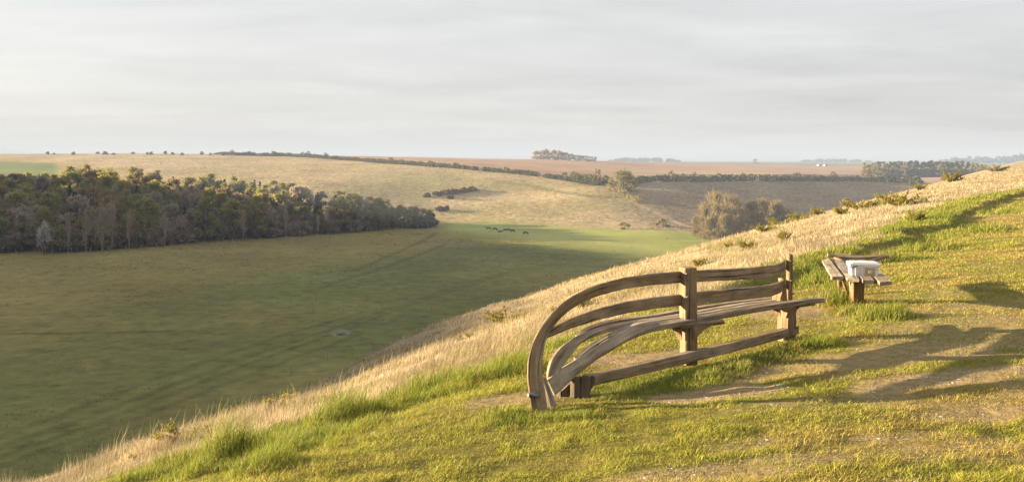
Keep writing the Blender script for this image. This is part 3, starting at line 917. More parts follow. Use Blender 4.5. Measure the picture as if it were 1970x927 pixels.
NEAR = Vector((.25, -.97, 0))
for x, y in ((878, 172), (884, 200), (882, 286), (876, 296)):
    b = bolt(c1(x, y, 8.225), NEAR, .010, .018).build('bolt', M['metal'], mid, True); b.matrix_parent_inverse = Matrix.Translation(Vector(BENCH)).inverted()
for x, y in ((1399, 110), (1400, 128), (1400, 205), (1403, 270)):
    b = bolt(c1(x, y, 9.27), Vector((.97, -.2, 0)), .009, .02).build('bolt', M['metal'], right, True); b.matrix_parent_inverse = Matrix.Translation(Vector(BENCH)).inverted()
part('rod', MB().tube([c1(160, 772, 7.0), c1(128, 770, 6.9), c1(94, 774, 6.87)], [.021, .021, .019], 12), M['metal'], label='thick metal rod through the foot of the left plank', smooth=True)


# children of meshes share the bench's own offset: give them an explicit one
for o in list(COL.objects):
    if o.parent in (mid, right) and o.parent is not None:
        o.matrix_parent_inverse = Matrix()

# ------------------------------------------------------------------ second bench, seen end-on
def c2(x, y, Y): return P(1480 + x / 3.09, 440 + y / 3.09, Y)
def c2s(p): return [c2(*q) for q in p]


B2 = (4.4, 11.3, hz(4.4, 11.3))
bench2 = thing('plank_bench', 'smaller weathered plank bench seen end-on with a clear box on its seat', 'bench', B2, world_parts=True)
UPV = Vector((0, 0, -1))
# planks from the far end to the near end
for k, (a0, a1, b0, b1) in enumerate([
    ([(312, 186, 12.75), (340, 235, 11.7), (372, 286, 10.88)], None, [(352, 172, 12.9), (395, 225, 11.8), (440, 282, 10.85)], None),
    ([(372, 180, 12.9), (415, 232, 11.6), (462, 296, 10.7)], None, [(424, 176, 12.9), (475, 228, 11.6), (532, 296, 10.62)], None),
    ([(452, 180, 12.9), (500, 235, 11.6), (556, 304, 10.52)], None, [(498, 178, 12.9), (560, 232, 11.6), (624, 304, 10.5)], None),
    ([(512, 180, 12.9), (575, 238, 11.5), (655, 318, 10.32)], None, [(560, 178, 12.9), (640, 236, 11.5), (728, 312, 10.36)], None)]):
    part('seat_plank', MB().ribbon(c2s(a0), c2s(b0), .042, 8, 20 + k, down=UPV), M['slat'], bench2)
part('back_rail', MB().ribbon(c2s([(346, 141, 12.95), (420, 154, 12.9), (500, 160, 12.85), (600, 157, 12.85), (714, 145, 12.9)]), c2s([(350, 152, 12.85), (420, 167, 12.8), (500, 173, 12.75), (600, 170, 12.75), (712, 160, 12.8)]), .045, 8, 30, down=UPV), M['rail'], bench2)
part('curved_arm', MB().ribbon(c2s([(362, 152, 12.9), (420, 168, 12.8), (462, 188, 12.7), (490, 215, 12.6)]), c2s([(372, 164, 12.85), (418, 180, 12.75), (452, 198, 12.65), (474, 220, 12.55)]), .05, 8, 31, down=UPV), M['rail'], bench2)
part('curved_arm', MB().ribbon(c2s([(692, 152, 12.85), (630, 168, 12.75), (588, 184, 12.65), (556, 212, 12.55)]), c2s([(690, 164, 12.8), (634, 180, 12.7), (598, 196, 12.6), (572, 218, 12.5)]), .05, 8, 32, down=UPV), M['rail'], bench2)
part('leg', MB().beam(c2(520, 305, 11.1), c2(519, 480, 11.3), .145, .12, (1, .1, 0), 33), M['post'], bench2, 'thick tan end post')
part('brace', MB().ribbon(c2s([(428, 298, 11.15), (444, 350, 11.35), (466, 400, 11.4), (490, 438, 11.38)]), c2s([(446, 298, 11.15), (462, 345, 11.35), (482, 392, 11.4), (499, 425, 11.38)]), .05, 6, 34, down=Vector((0, 1, 0))), M['post'], bench2)
part('brace', MB().ribbon(c2s([(468, 302, 11.05), (486, 330, 11.15), (490, 380, 11.25), (490, 440, 11.3)]), c2s([(486, 302, 11.05), (500, 330, 11.15), (500, 380, 11.25), (499, 440, 11.3)]), .05, 6, 35, down=Vector((0, 1, 0))), M['slat'], bench2)
part('brace', MB().ribbon(c2s([(566, 304, 11.0), (552, 325, 11.1), (544, 350, 11.15), (541, 400, 11.2)]), c2s([(580, 304, 11.0), (564, 330, 11.1), (553, 360, 11.15), (548, 405, 11.2)]), .05, 6, 36, down=Vector((0, 1, 0))), M['slat'], bench2)
part('leg', MB().beam(c2(419, 290, 12.4), c2(419, 390, 12.4), .06, .06, (1, 0, 0), 37), M['post'], bench2, 'thin far leg')
part('seat_bearer', MB().beam(c2(372, 292, 11.1), c2(700, 318, 10.6), .05, .08, (0, 0, 1), 38), M['post'], bench2)

# ------------------------------------------------------------------ storage box on the second bench
box_c = c2(557, 290, 10.98)
box = thing('storage_box', 'clear white plastic storage box with a clip lid on the second bench', 'box', (box_c.x, box_c.y, box_c.z + .004))
box.rotation_euler = (0, 0, math.radians(-14)); box.scale = (.9, .9, 1.22)


def rbox(w, d, h, z0, w1=None, d1=None, r=.02):
    mb = MB(); rings = []
    for q, z in ((0, z0), (1, z0 + h)):
        ww = (w if q == 0 else (w1 or w)) / 2; dd = (d if q == 0 else (d1 or d)) / 2
        for cx, cy, a0 in ((1, 1, 0), (-1, 1, 90), (-1, -1, 180), (1, -1, 270)):
            for k in range(4):
                a = math.radians(a0 + k * 30)
                rings.append((cx * (ww - r) + r * math.cos(a), cy * (dd - r) + r * math.sin(a), z))
    n = 16
    fs = [(j, (j + 1) % n, n + (j + 1) % n, n + j) for j in range(n)] + [tuple(range(n))[::-1], tuple(range(n, 2 * n))]
    return mb.add(rings, fs)


rbox(.34, .27, .125, .0, .37, .30).build('body', M['box'], box)
lid = rbox(.405, .325, .022, .127).build('lid', M['boxlid'], box)
rbox(.33, .25, .008, .150).build('lid_panel', M['box'], lid)
rbox(.395, .315, .010, .112, r=.025).build('rim', M['boxlid'], box)
hd = MB().tube([(-.209, -.10, .128), (-.219, -.09, .105), (-.220, 0, .092), (-.219, .06, .105), (-.209, .07, .128)], [.008] * 5, 8)
hd.tube([(-.10, -.168, .128), (-.15, -.172, .112), (-.19, -.170, .112), (-.2, -.160, .128)], [.007] * 4, 8)
hd.build('handle', M['blue'], box, True)
nt_ = rbox(.13, .004, .075, .03, r=.0015); nb = nt_.build('paper_slip', M['note'], box); nb.location = (.065, -.1475, 0); nb.rotation_euler = (math.radians(6), 0, 0)
pp = rbox(.045, .003, .03, .055, r=.001).build('print', M['note2'], nb); pp.location = (.01, -.004, 0)
for sx in (-.11, -.02, .15):
    rb = rbox(.012, .008, .09, .015, r=.002).build('rib', M['boxlid'], box); rb.location = (sx, -.1445, 0); rb.rotation_euler = (math.radians(6), 0, 0)


# ------------------------------------------------------------------ trees
def quads(cent, size, nrm_jit, aspect, rng, up=0.):
    """leaf-sized faces: n small quads with random facing"""
    n = len(cent)
    d = rng.normal(size=(n, 3)); d[:, 2] += up; d /= np.linalg.norm(d, axis=1, keepdims=True)
    e = rng.normal(size=(n, 3)); e -= d * (e * d).sum(1, keepdims=True); e /= np.linalg.norm(e, axis=1, keepdims=True)
    f = np.cross(d, e); s = (size * rng.uniform(.6, 1.4, n))[:, None]
    a, b = e * s * aspect, f * s
    V = np.stack([cent - a * .5, cent + b * .5 - a * .1, cent + a * .5, cent - b * .5 + a * .1], 1)
    return V.reshape(-1, 3)


def qmesh(name, V, mat):
    n = len(V) // 4
    return mesh_np(name, V, np.arange(n * 4), np.full(n, 4), mat)


def clump_crown(rng, h, w, base, nclump, nleaf, size, egg=.5):
    """uneven crown of leaf clumps with gaps"""
    c = []
    for k in range(nclump):
        zz = rng.uniform(0, 1); rad = math.sqrt(max(.02, math.sin(math.pi * min(1, (zz * .86 + .12)) ** egg))) * w / 2
        a = rng.uniform(0, 6.283); rr = rad * rng.uniform(.25, .95) ** .6
        c.append((rr * math.cos(a), rr * math.sin(a), base + (h - base) * zz, rng.uniform(.11, .22) * w))
    P_ = []
    for x, y, z, r in c:
        m = nleaf // nclump
        d = rng.normal(size=(m, 3)); d /= np.linalg.norm(d, axis=1, keepdims=True)
        P_.append(np.array([x, y, z]) + d * (r * np.minimum(1.7, np.abs(rng.normal(.62, .38, m))))[:, None] * np.array([1, 1, .8]))
    return quads(np.concatenate(P_), size, 1, 1.5, rng), c


def twig_dome(seed, h, w, base, mat, bark, ncl, n, size, name='bare_tree', asp=.16):
    rng = np.random.default_rng(seed)
    V, c = clump_crown(rng, h, w, base, ncl, n, size, .6)
    cen = V.reshape(-1, 4, 3).mean(1); ax = cen - np.array([0, 0, base]); ax /= np.linalg.norm(ax, axis=1, keepdims=True)
    ax += rng.normal(0, .45, ax.shape); ax /= np.linalg.norm(ax, axis=1, keepdims=True)
    sd = np.cross(ax, rng.normal(size=ax.shape)); sd /= np.linalg.norm(sd, axis=1, keepdims=True)
    L = (size * rng.uniform(.6, 1.5, len(cen)))[:, None]
    V = np.stack([cen - sd * L * asp, cen + sd * L * asp, cen + ax * L + sd * L * asp * .3, cen + ax * L - sd * L * asp * .3], 1).reshape(-1, 3)
    mb = MB(); tops = sorted(c, key=lambda q: -q[2])
    for s_ in range(3):
        o = Vector((rng.normal(0, .5), rng.normal(0, .5), -.3)); f = Vector(tops[s_][:3])
        mb.tube([o, o.lerp(f, .35) + Vector((0, 0, h * .06)), o.lerp(f, .7), f], [.2, .15, .09, .03], 6)
        for q in tops[s_::3]:
            g = Vector(q[:3]); k = rng.uniform(.15, .5); p = o.lerp(f, k)
            mb.tube([p, p.lerp(g, .5) + Vector((0, 0, .4)), g], [.09, .06, .02], 4, False)
    return proto(name, '', 'tree', mb, M[bark], qmesh('crown', V, M[mat]))


def trunk_mb(rng, h, r, limbs, w, lean=0):
    mb = MB(); pts = [Vector((lean * z * .1 + rng.normal() * .05, rng.normal() * .05, h * z)) for z in (-.03, .2, .4, .6, .8, 1)]
    mb.tube(pts, [r * 1.25, r, r * .85, r * .65, r * .4, r * .12], 6)
    for x, y, z, _ in limbs:
        z0 = max(h * .2, z - .45 * math.hypot(x, y) - .3); k = min(1, z0 / h)
        p0 = Vector((lean * k * .1, 0, z0)); p1 = Vector((x, y, z)); m = (p0 + p1) / 2 + Vector((0, 0, .25))
        rr = r * (1 - k * .8) * .45
        mb.tube([p0, m, p1], [rr, rr * .7, rr * .25], 4, False)
    return mb


def proto(name, label, cat, trunk, tmat, crown_me, parts='crown'):
    o = bpy.data.objects.new(name, None); COL.objects.link(o); tag(o, label, cat)
    kids = []
    if trunk is not None: kids.append(trunk.build('trunk', tmat, o))
    if crown_me is not None: kids.append(link(parts, crown_me, o))
    KIDS[o.name] = kids
    return o


def make_leafy(seed, h, w, base, mat, ncl=22, nl=2600, size=.42, bark='bark', egg=.5, name='leafy_tree'):
    rng = np.random.default_rng(seed)
    V, c = clump_crown(rng, h, w, base, ncl, nl, size, egg)
    V = V + np.repeat(rng.normal(0, .12, (len(V) // 4, 3)), 4, 0)
    tb = trunk_mb(rng, h * .86, .022 * h * .6 + .05, c[:14], w)
    return proto(name, '', 'tree', tb, M[bark], qmesh('crown', V, M[mat]))


def make_conifer(seed, h, w, mat='conifer'):
    rng = np.random.default_rng(seed); P_ = []
    nw = int(h * 1.5)
    for k in range(nw):
        z = h * (.08 + .92 * k / nw); rad = w / 2 * (1 - k / nw) ** .85 * rng.uniform(.8, 1.15) + .12
        for j in range(rng.integers(6, 10)):
            a = rng.uniform(0, 6.283); L = rad * rng.uniform(.6, 1.15)
            m = max(4, int(L * 9)); q = rng.uniform(.05, 1, m)
            p = np.stack([np.cos(a) * L * q, np.sin(a) * L * q, z - .28 * L * q + rng.normal(0, .1, m)], 1) + rng.normal(0, .12, (m, 3))
            P_.append(p)
    V = quads(np.concatenate(P_), .36, 1, 1.8, rng, .6)
    tb = MB().tube([(0, 0, -.4), (0, 0, h * .5), (0, 0, h * .98)], [.17, .11, .02], 6)
    return proto('conifer_tree', '', 'tree', tb, M['bark'], qmesh('crown', V, M[mat]))


def make_twiggy(seed, h, w, mat='tw_brown', bark='bark', ntw=2600, name='bare_tree', stems=1, base=.28, tw=.05):
    """leafless tree: limbs in the trunk mesh, a fine mass of twigs as its crown"""
    rng = np.random.default_rng(seed); mb = MB(); ends = []

    def grow(p, d, L, r, lev):
        p1 = p + d * L; m = p + d * L * .5 + Vector(rng.normal(0, L * .05, 3))
        mb.tube([p, m, p1], [r, r * .8, r * .62], 5 if lev < 2 else 3, False)
        if lev >= 2: ends.append((p1, d, L)); ends.append((m, d, L))
        if lev >= 4: return
        for k in range(rng.integers(2, 4) + (1 if lev < 2 else 0)):
            nd = (d + Vector(rng.normal(0, .42, 3)) + Vector((0, 0, .10))).normalized()
            grow(p + d * L * rng.uniform(.55, 1), nd, L * rng.uniform(.62, .82), r * .55, lev + 1)
    for s in range(stems):
        o = Vector((rng.normal(0, .5 * (stems > 1)), rng.normal(0, .5 * (stems > 1)), -.3))
        d = Vector((rng.normal(0, .13 * stems ** .5), rng.normal(0, .13 * stems ** .5), 1)).normalized()
        grow(o, d, h * (base + .03), .016 * h + .04, 0)
    top = max(e[0].z for e in ends); wid = max(math.hypot(e[0].x, e[0].y) for e in ends) * 2
    kz, kx = h / top * .94, w / wid * .94
    mb.v = [(x * kx, y * kx, z * kz) for x, y, z in mb.v]
    e = [(Vector((p.x * kx, p.y * kx, p.z * kz)), d, L) for p, d, L in ends if p.z * kz > h * .22]
    idx = rng.integers(0, len(e), ntw)
    me_ = np.mean([x[0] for x in e], 0); 
    c = np.array([e[i][0] for i in idx]) + rng.normal(0, .035 * w + .12, (ntw, 3)); c[:, 2] = np.minimum(c[:, 2], h * 1.0); dr = np.array([e[i][1] for i in idx]) + rng.normal(0, .45, (ntw, 3))
    dr /= np.linalg.norm(dr, axis=1, keepdims=True)
    sd = np.cross(dr, rng.normal(size=(ntw, 3))); sd /= np.linalg.norm(sd, axis=1, keepdims=True)
    L = (.055 * h * rng.uniform(.5, 1.2, ntw))[:, None]; w_ = tw
    V = np.stack([c - sd * w_, c + sd * w_, c + dr * L + sd * w_ * .3, c + dr * L - sd * w_ * .3], 1).reshape(-1, 3)
    return proto(name, '', 'tree', mb, M[bark], qmesh('crown', V, M[mat]))


PROTO = {}
PROTO['yellow'] = [make_leafy(100 + k, 14, 7.5, 2.6, 'lf_yellow', 26, 3600, .32) for k in range(3)]
PROTO['green'] = [make_leafy(110 + k, 13, 7.2, 1.6, 'lf_green', 28, 3800, .32) for k in range(3)]
PROTO['olive'] = [make_leafy(120 + k, 13, 6.5, 1.4, 'lf_olive', 26, 3500, .32) for k in range(2)]
PROTO['conifer'] = [make_conifer(130 + k, 14, 5.0) for k in range(2)]
PROTO['brown'] = [make_twiggy(140, 13, 7)] + [twig_dome(141 + k, 13, 6.5, 1.6, 'tw_brown', 'bark', 24, 3000, .8, asp=.2) for k in range(2)]
PROTO['gold'] = [twig_dome(150 + k, 14, 6.5, 2.5, 'tw_gold', 'pale_bark', 22, 3000, .7, asp=.26) for k in range(2)]
PROTO['blossom'] = [make_twiggy(160, 9, 6.5, 'blossom', 'bark', 1900, 'blossom_tree', 2, tw=.08)]
PROTO['scrub'] = [make_leafy(190, 3.2, 4.6, .1, 'lf_olive', 12, 800, .34, name='bush')]
PROTO['pale'] = [make_twiggy(170, 16, 6.5, 'tw_brown', 'pale_bark', 1500, 'pale_tree', 2, .42)]
PROTO['bush'] = [make_leafy(180 + k, 3.2, 4.2, .1, 'hedge', 14, 900, .34, name='bush') for k in range(2)]
BASE_H = {'yellow': 14, 'green': 13, 'olive': 13, 'conifer': 14, 'brown': 13, 'gold': 14, 'blossom': 9, 'pale': 16, 'bush': 3.2, 'scrub': 3.2}
PROTO_USED = set()


def plant(kind, X, Y, h, label, group=None, wide=1., name=None, cat=None, k=None):
    src = PROTO[kind][random.randrange(len(PROTO[kind])) if k is None else k]
    s = h / BASE_H[kind]
    loc = (X, Y, hz(X, Y) - .1)
    if src.name in PROTO_USED:
        o = copy_tree(src, loc, random.uniform(0, 6.28), (s * wide, s * wide, s), label, group)
    else:
        PROTO_USED.add(src.name); o = src
        o.location = loc; o.rotation_euler = (0, 0, random.uniform(0, 6.28)); o.scale = (s * wide, s * wide, s)
        o['label'] = label
        if group: o['group'] = group
    if cat: o['category'] = cat
    return o


# the plantation on the valley side
TOP_U = [-120, 0, 50, 110, 135, 175, 250, 300, 330, 380, 450, 500, 560, 600, 650, 720, 800, 845]
TOP_V = [338, 337, 338, 342, 322, 317, 322, 331, 341, 339, 345, 350, 358, 364, 371, 384, 397, 408]
FRONT_U = [-140, 0, 210, 400, 500, 600, 700, 800, 846]; FRONT_V = [492, 487, 482, 465, 459, 453, 446, 439, 434]
WG = 'trees of the valley wood'
KIND_LABEL = {
    'yellow': ['budding yellow green tree at the front edge of the valley wood', 'budding yellow green tree deep in the valley wood', 'sunlit yellow green tree top at the back of the valley wood'],
    'green': ['rounded green tree at the front edge of the valley wood', 'rounded green tree deep in the valley wood', 'green tree at the upper back edge of the valley wood'],
    'olive': ['dull olive tree at the front edge of the valley wood', 'dull olive tree deep in the valley wood', 'olive tree at the upper back edge of the valley wood'],
    'conifer': ['dark narrow conifer at the front edge of the valley wood', 'dark narrow conifer deep in the valley wood', 'dark conifer top at the back of the valley wood'],
    'brown': ['leafless brown tree at the front edge of the valley wood', 'leafless brown tree deep in the valley wood', 'leafless brown tree at the back of the valley wood'],
    'gold': ['golden budding bare tree at the front edge of the valley wood', 'golden budding bare tree deep in the valley wood', 'golden budding bare tree top at the back of the valley wood']}


def wood():
    pts = []
    rnd = random.Random(5)
    tries = 0
    # front row, then rows further up
    while tries < 9000 and len(pts) < 225:
        tries += 1
        u = rnd.uniform(-45, 842)
        vf = np.interp(u, FRONT_U, FRONT_V)
        gp = ground_cache(u, vf)
        depth = np.interp(u, [-120, 0, 300, 600, 760, 845], [150, 135, 105, 60, 30, 8])
        q = rnd.random() ** 1.25
        Y = gp.y + q * depth + (rnd.uniform(0, 2.5) if q < .05 else 0)
        X = (u - U0) / F * Y
        sp = 4.6 if q < .1 else 6.0
        if any((X - a) ** 2 + (Y - b) ** 2 < sp * sp for a, b, *_ in pts): continue
        pts.append((X, Y, u, q))
    for X, Y, u, q in pts:
        g = hz(X, Y); tv = float(np.interp(u, TOP_U, TOP_V))
        ztop = EYE - (tv - V0) / F * Y
        if q < .16:
            h = rnd.uniform(8.5, 14.5) * np.interp(u, [0, 500, 840], [1, .92, .52]); row = 0
        elif q < .6: h = rnd.uniform(11, 15.5); row = 1
        else: h = rnd.uniform(12, 17); row = 2
        h = min(h, ztop - g + rnd.choice((-2.6, -1.4, -.6, 0, .6, 1.0))); h = max(4.0, h)
        r = rnd.random()
        if u < 330:
            w = {0: [('green', .26), ('brown', .34), ('olive', .14), ('conifer', .04), ('yellow', .22)], 1: [('yellow', .32), ('brown', .28), ('green', .2), ('conifer', .08), ('gold', .12)], 2: [('yellow', .5), ('gold', .32), ('green', .14), ('conifer', .04)]}[row]
        elif u < 560:
            w = {0: [('green', .34), ('brown', .30), ('olive', .12), ('conifer', .10), ('yellow', .14)], 1: [('yellow', .2), ('brown', .28), ('green', .22), ('conifer', .22), ('gold', .08)], 2: [('yellow', .42), ('gold', .22), ('green', .18), ('conifer', .18)]}[row]
        else:
            w = {0: [('olive', .32), ('brown', .32), ('conifer', .2), ('green', .16)], 1: [('yellow', .16), ('brown', .3), ('olive', .24), ('conifer', .2), ('green', .1)], 2: [('yellow', .34), ('olive', .34), ('brown', .2), ('conifer', .12)]}[row]
        acc = 0
        for kd, pw in w:
            acc += pw
            if r <= acc: break
        plant(kd, X, Y, h, KIND_LABEL[kd][row], WG + ', ' + {'yellow': 'yellow green', 'green': 'green', 'olive': 'olive', 'conifer': 'conifers', 'brown': 'leafless', 'gold': 'golden'}[kd] + ' in the ' + ['front', 'middle', 'back'][row], rnd.choice((.8, .95, 1.1, 1.25, 1.45)))


_gc = {}
def ground_cache(u, v):
    k = (round(u / 12), round(v / 3))
    if k not in _gc: _gc[k] = ground_at(k[0] * 12, v, 60)
    return _gc[k]


wood()
def plant_px(kind, u, v, h, label, group=None, wide=1., dy=0, **kw):
    g = ground_at(u, v, 100); Y = g.y + dy
    return plant(kind, (u - U0) / F * Y, Y, h, label, group, wide, **kw)


PROTO['under'] = [twig_dome(240 + k, 5, 7, .0, 'tw_brown' if k else 'lf_olive', 'bark', 16, 1500, .7, name='bare_shrub', asp=.16) for k in range(3)]; BASE_H['under'] = 5
rnd3 = random.Random(31)
for i in range(74):
    u = -40 + i * 10.2 + rnd3.uniform(-4, 4); g = ground_at(u, np.interp(u, FRONT_U, FRONT_V), 100); Y = g.y + rnd3.uniform(.5, 9); X = (u - U0) / F * Y; k = rnd3.randrange(3)
    if any(abs(u - q) < 9 for q in (88, 198, 214)): Y += 9; X = (u - U0) / F * Y
    plant('under', X, Y, rnd3.uniform(2.6, 6.5) * (1 if u < 500 else .7), ['olive shrub in the undergrowth along the front of the valley wood', 'leafless brown shrub in the undergrowth along the front of the valley wood'][k > 0], ['olive', 'leafless'][k > 0] + ' shrubs along the front of the valley wood', rnd3.uniform(.9, 1.4), k=k, cat='shrub')
rnd2 = random.Random(21)
for i in range(26):
    u = 655 + i * 7.2; vf = np.interp(u, FRONT_U, FRONT_V); g = ground_at(u, vf, 100); Y = g.y + rnd2.uniform(1, 9) + (i % 2) * 6; X = (u - U0) / F * Y
    tv = float(np.interp(u, TOP_U, TOP_V)) + rnd2.choice((-2, 1, 3, 6, 9))
    kd = rnd2.choice(('olive', 'olive', 'brown', 'green', 'conifer', 'yellow'))
    plant(kd, X, Y, max(3.5, EYE - (tv - V0) / F * Y - hz(X, Y)), 'low ' + {'olive': 'dull olive tree', 'brown': 'leafless brown tree', 'green': 'rounded green tree', 'conifer': 'dark narrow conifer', 'yellow': 'yellow green tree'}[kd] + ' in the tapering right end of the valley wood', 'trees of the tapering right end of the valley wood, ' + kd, rnd2.uniform(1.0, 1.5))
plant_px('pale', 198, 483, 15, 'pale twin stemmed leafless tree standing at the front of the valley wood', None, .8, -4)
plant_px('pale', 214, 482, 15.5, 'slim pale trunked bare tree right of the twin stemmed one', None, .5, -4)
for u, v, h, w, lab in ((132, 486, 11, .45, 'thin pale bare tree right of the front white blossoming tree'), (166, 485, 12.5, .5, 'thin pale bare tree just left of the twin stemmed one'), (247, 481, 12, .45, 'thin pale bare tree well right of the twin stemmed one'),
                        (318, 476, 11.5, .5, 'thin pale bare tree before the rounded green crowns'), (468, 465, 10.5, .45, 'thin pale bare tree before the dark conifers'), (612, 456, 8.5, .45, 'thin pale bare tree toward the right half of the valley wood')):
    plant_px('pale', u, v, h, lab, None, w, -4)
plant_px('pale', 549, 458, 11, 'slim pale bare tree midway along the front of the valley wood', None, .5, -3)
plant_px('blossom', 88, 487, 9.5, 'white blossoming tree low at the front left of the valley wood', None, .85, -5)
plant_px('blossom', 697, 442, 9.0, 'white blossoming tree near the right end of the valley wood', None, .75, -4)
plant_px('blossom', 8, 430, 10, 'pale blossoming tree at the left edge above the valley wood', None, .9, 4)
plant_px('bush', 826, 436, 5.2, 'dark leaning bush at the right tip of the valley wood', None, 1.0, -2, cat='bush')
plant_px('bush', 806, 438, 4.6, 'dark round bush just left of the wood tip', None, 1.1, -2, cat='bush')
# tall dark spires among the crowns
for u, v, d in ((333, 338, 70), (385, 337, 66), (425, 344, 60), (300, 362, 30), (255, 365, 28), (590, 358, 34), (655, 372, 26)):
    g = ground_cache(u, np.interp(u, FRONT_U, FRONT_V)); Y = g.y + d; X = (u - U0) / F * Y
    plant('conifer', X, Y, EYE - (v - V0) / F * Y - hz(X, Y), 'dark conifer spire rising above the yellow green crowns', 'dark spires above the valley wood', .8)

# side valley trees and the round tree on the hedge corner
PROTO['oak'] = [make_leafy(200, 8.5, 12.5, .5, 'lf_olive', 34, 4200, .42, egg=.62, name='round_tree')]; BASE_H['oak'] = 8.5
plant_px('oak', 1200, 366, 8.2, 'big round olive tree at the corner of two hedges', None, 1.0)
PROTO['spread'] = [twig_dome(210 + k, 13, 13.5, .8, 'tw_warm', 'warm_bark', 26, 4200, 1.7, asp=.05) for k in range(2)]; BASE_H['spread'] = 13
for u, dy, h, w, lab in ((1378, 0, 13.2, .78, 'tallest leafless tree on the left of the side valley group'), (1402, 6, 12.2, .7, 'second tall leafless tree from the left of the side valley group'),
                         (1352, 3, 9.5, .62, 'small leafless tree at the left foot of the side valley group'), (1422, -4, 9.0, .8, 'shorter leafless tree filling the gap in the side valley group'),
                         (1446, 5, 10.5, .75, 'leafless tree in the middle of the side valley group'), (1470, 0, 11.4, .8, 'dark leafless tree right of the middle of the side valley group'),
                         (1492, 7, 10.2, .75, 'leafless tree just right of the dark side valley tree'), (1515, 2, 8.2, .8, 'low leafless tree near the right end of the side valley group'),
                         (1540, 5, 7.0, .9, 'lowest leafless tree at the right end of the side valley group'), (1394, -8, 7.5, .8, 'low leafless scrub tree in front of the two tall side valley trees'),
                         (1366, -6, 6.5, .7, 'low leafless scrub tree at the left front of the side valley group')):
    plant('spread', *on_ground(u, 292 + dy)[:2], h, lab, None, w)
plant_px('scrub', 1276, 437, 3.6, 'round dark bush at the foot of the hillside track', None, 1.0, cat='bush')
plant_px('scrub', 1200, 440, 2.6, 'small dark bush at the edge of the lit green field', None, 1.2, cat='bush')
plant('spread', *on_ground(1668, 540)[:2], 8.5, 'lone pale bare tree in front of the far dark wood', None, .7)
plant('bush', *on_ground(1763, 500)[:2], 5.0, 'pale green bush beyond the straw slope, below the far wood', None, 1.1, cat='bush')
plant('bush', *on_ground(1560, 300)[:2], 4, 'dark bush peeping over the straw slope left of the far wood', None, 1.2, cat='bush')

# skyline bushes
for i, (u, s_) in enumerate(((92, 3), (112, 2), (157, 3.4), (188, 2.5), (209, 3.6), (233, 2.6), (256, 2.4), (290, 2.8), (304, 3.4), (318, 3.8), (338, 3), (362, 3), (388, 3.6), (410, 2.6), (440, 2.6), (466, 2.8), (484, 4.6), (500, 3.2), (515, 3.4), (531, 5.2), (543, 4.2))):
    Y = 648; X = (u - U0) / F * Y
    o = plant('bush', X, Y - (i % 3) * 6, s_ * .6, 'small dark bush on the skyline above the straw hillside', 'bushes along the skyline', random.uniform(1.0, 1.7), cat='bush')
# low green mound on the skyline
mm = MB(); rr = []
for i in range(13):
    a = math.pi * i / 12
    rr.append([(-13 + 26 * i / 12, dy, 2.6 * math.sin(a) * k) for dy, k in ((-5, 0), (-2.5, .75), (0, 1), (2.5, .75), (5, 0))])
mm.add([p for r_ in rr for p in r_], [(i * 5 + j, i * 5 + j + 1, i * 5 + 6 + j, i * 5 + 5 + j) for i in range(12) for j in range(4)])
md = mm.build('mound', M['hedge'], None, True); gm = on_ground(432, 665); md.location = gm - Vector((0, 0, .5))
tag(md, 'low smooth green mound on the skyline between the bushes', 'mound')


# hedges
def hedge(name, pts, h, w, per_m, label, seed, mat='hedge', size=.5, gaps=.12):
    rng = np.random.default_rng(seed); P_ = []
    for a, b in zip(pts[:-1], pts[1:]):
        L = math.hypot(b[0] - a[0], b[1] - a[1]); n = max(3, int(L / 1.3))
        for k in range(n):
            t = (k + rng.random()) / n
            if rng.random() < gaps: continue
            x, y = a[0] + (b[0] - a[0]) * t, a[1] + (b[1] - a[1]) * t
            hh = h * rng.uniform(.75, 1.1) * (1.6 if rng.random() < .06 else 1)
            m = int(per_m * 1.7 * hh / h)
            d = rng.normal(size=(m, 3)); d /= np.linalg.norm(d, axis=1, keepdims=True)
            P_.append(np.array([x, y, hz(x, y) + hh * .45]) + d * np.array([1.9, w / 2, hh * .55]) * (rng.uniform(.3, 1, m) ** .5)[:, None])
    c = np.concatenate(P_); o = c[0].copy()
    ob = link(name, qmesh(name, quads(c - o, size, 1, 1.4, rng), M[mat])); ob.location = o
    return tag(ob, label, 'hedge')


hedge('hedge', HEDGE_W, 2.6, 3.5, 60, 'long dark hedge between straw hillside and brown ploughed field', 301)
hedge('hedge', HEDGE_W[8:], 5.0, 5, 70, 'taller dark thicket where the hedge meets the round tree', 304)
hedge('hedge', HEDGE2_W, 3.6, 4, 70, 'even dark hedge running right from the round tree to the far wood', 302, gaps=.03)
hedge('hedge', line_px([(1170, 362), (1190, 372), (1230, 392)], 120), 2.0, 4, 40, 'scrubby low hedge running down beside the hillside track', 303, 'lf_olive')
# dead bracken on the far hillside
for i, (u, v, w) in enumerate(((822, 379, 3), (840, 377, 5), (858, 374, 6), (875, 372, 6), (892, 370, 5), (908, 367, 5), (848, 406, 4), (860, 404, 2.6), (866, 382, 3))):
    rng = np.random.default_rng(400 + i); V, _ = clump_crown(rng, 1.5, w * 1.1, .0, 22, 900, .45)
    g = ground_at(u, v, 120); o = link('bracken_patch', qmesh('bracken_patch', V, M['bracken'])); o.location = g
    tag(o, 'low patch of dead red brown bracken on the far straw hillside', 'bracken', 'bracken patches on the far hillside')

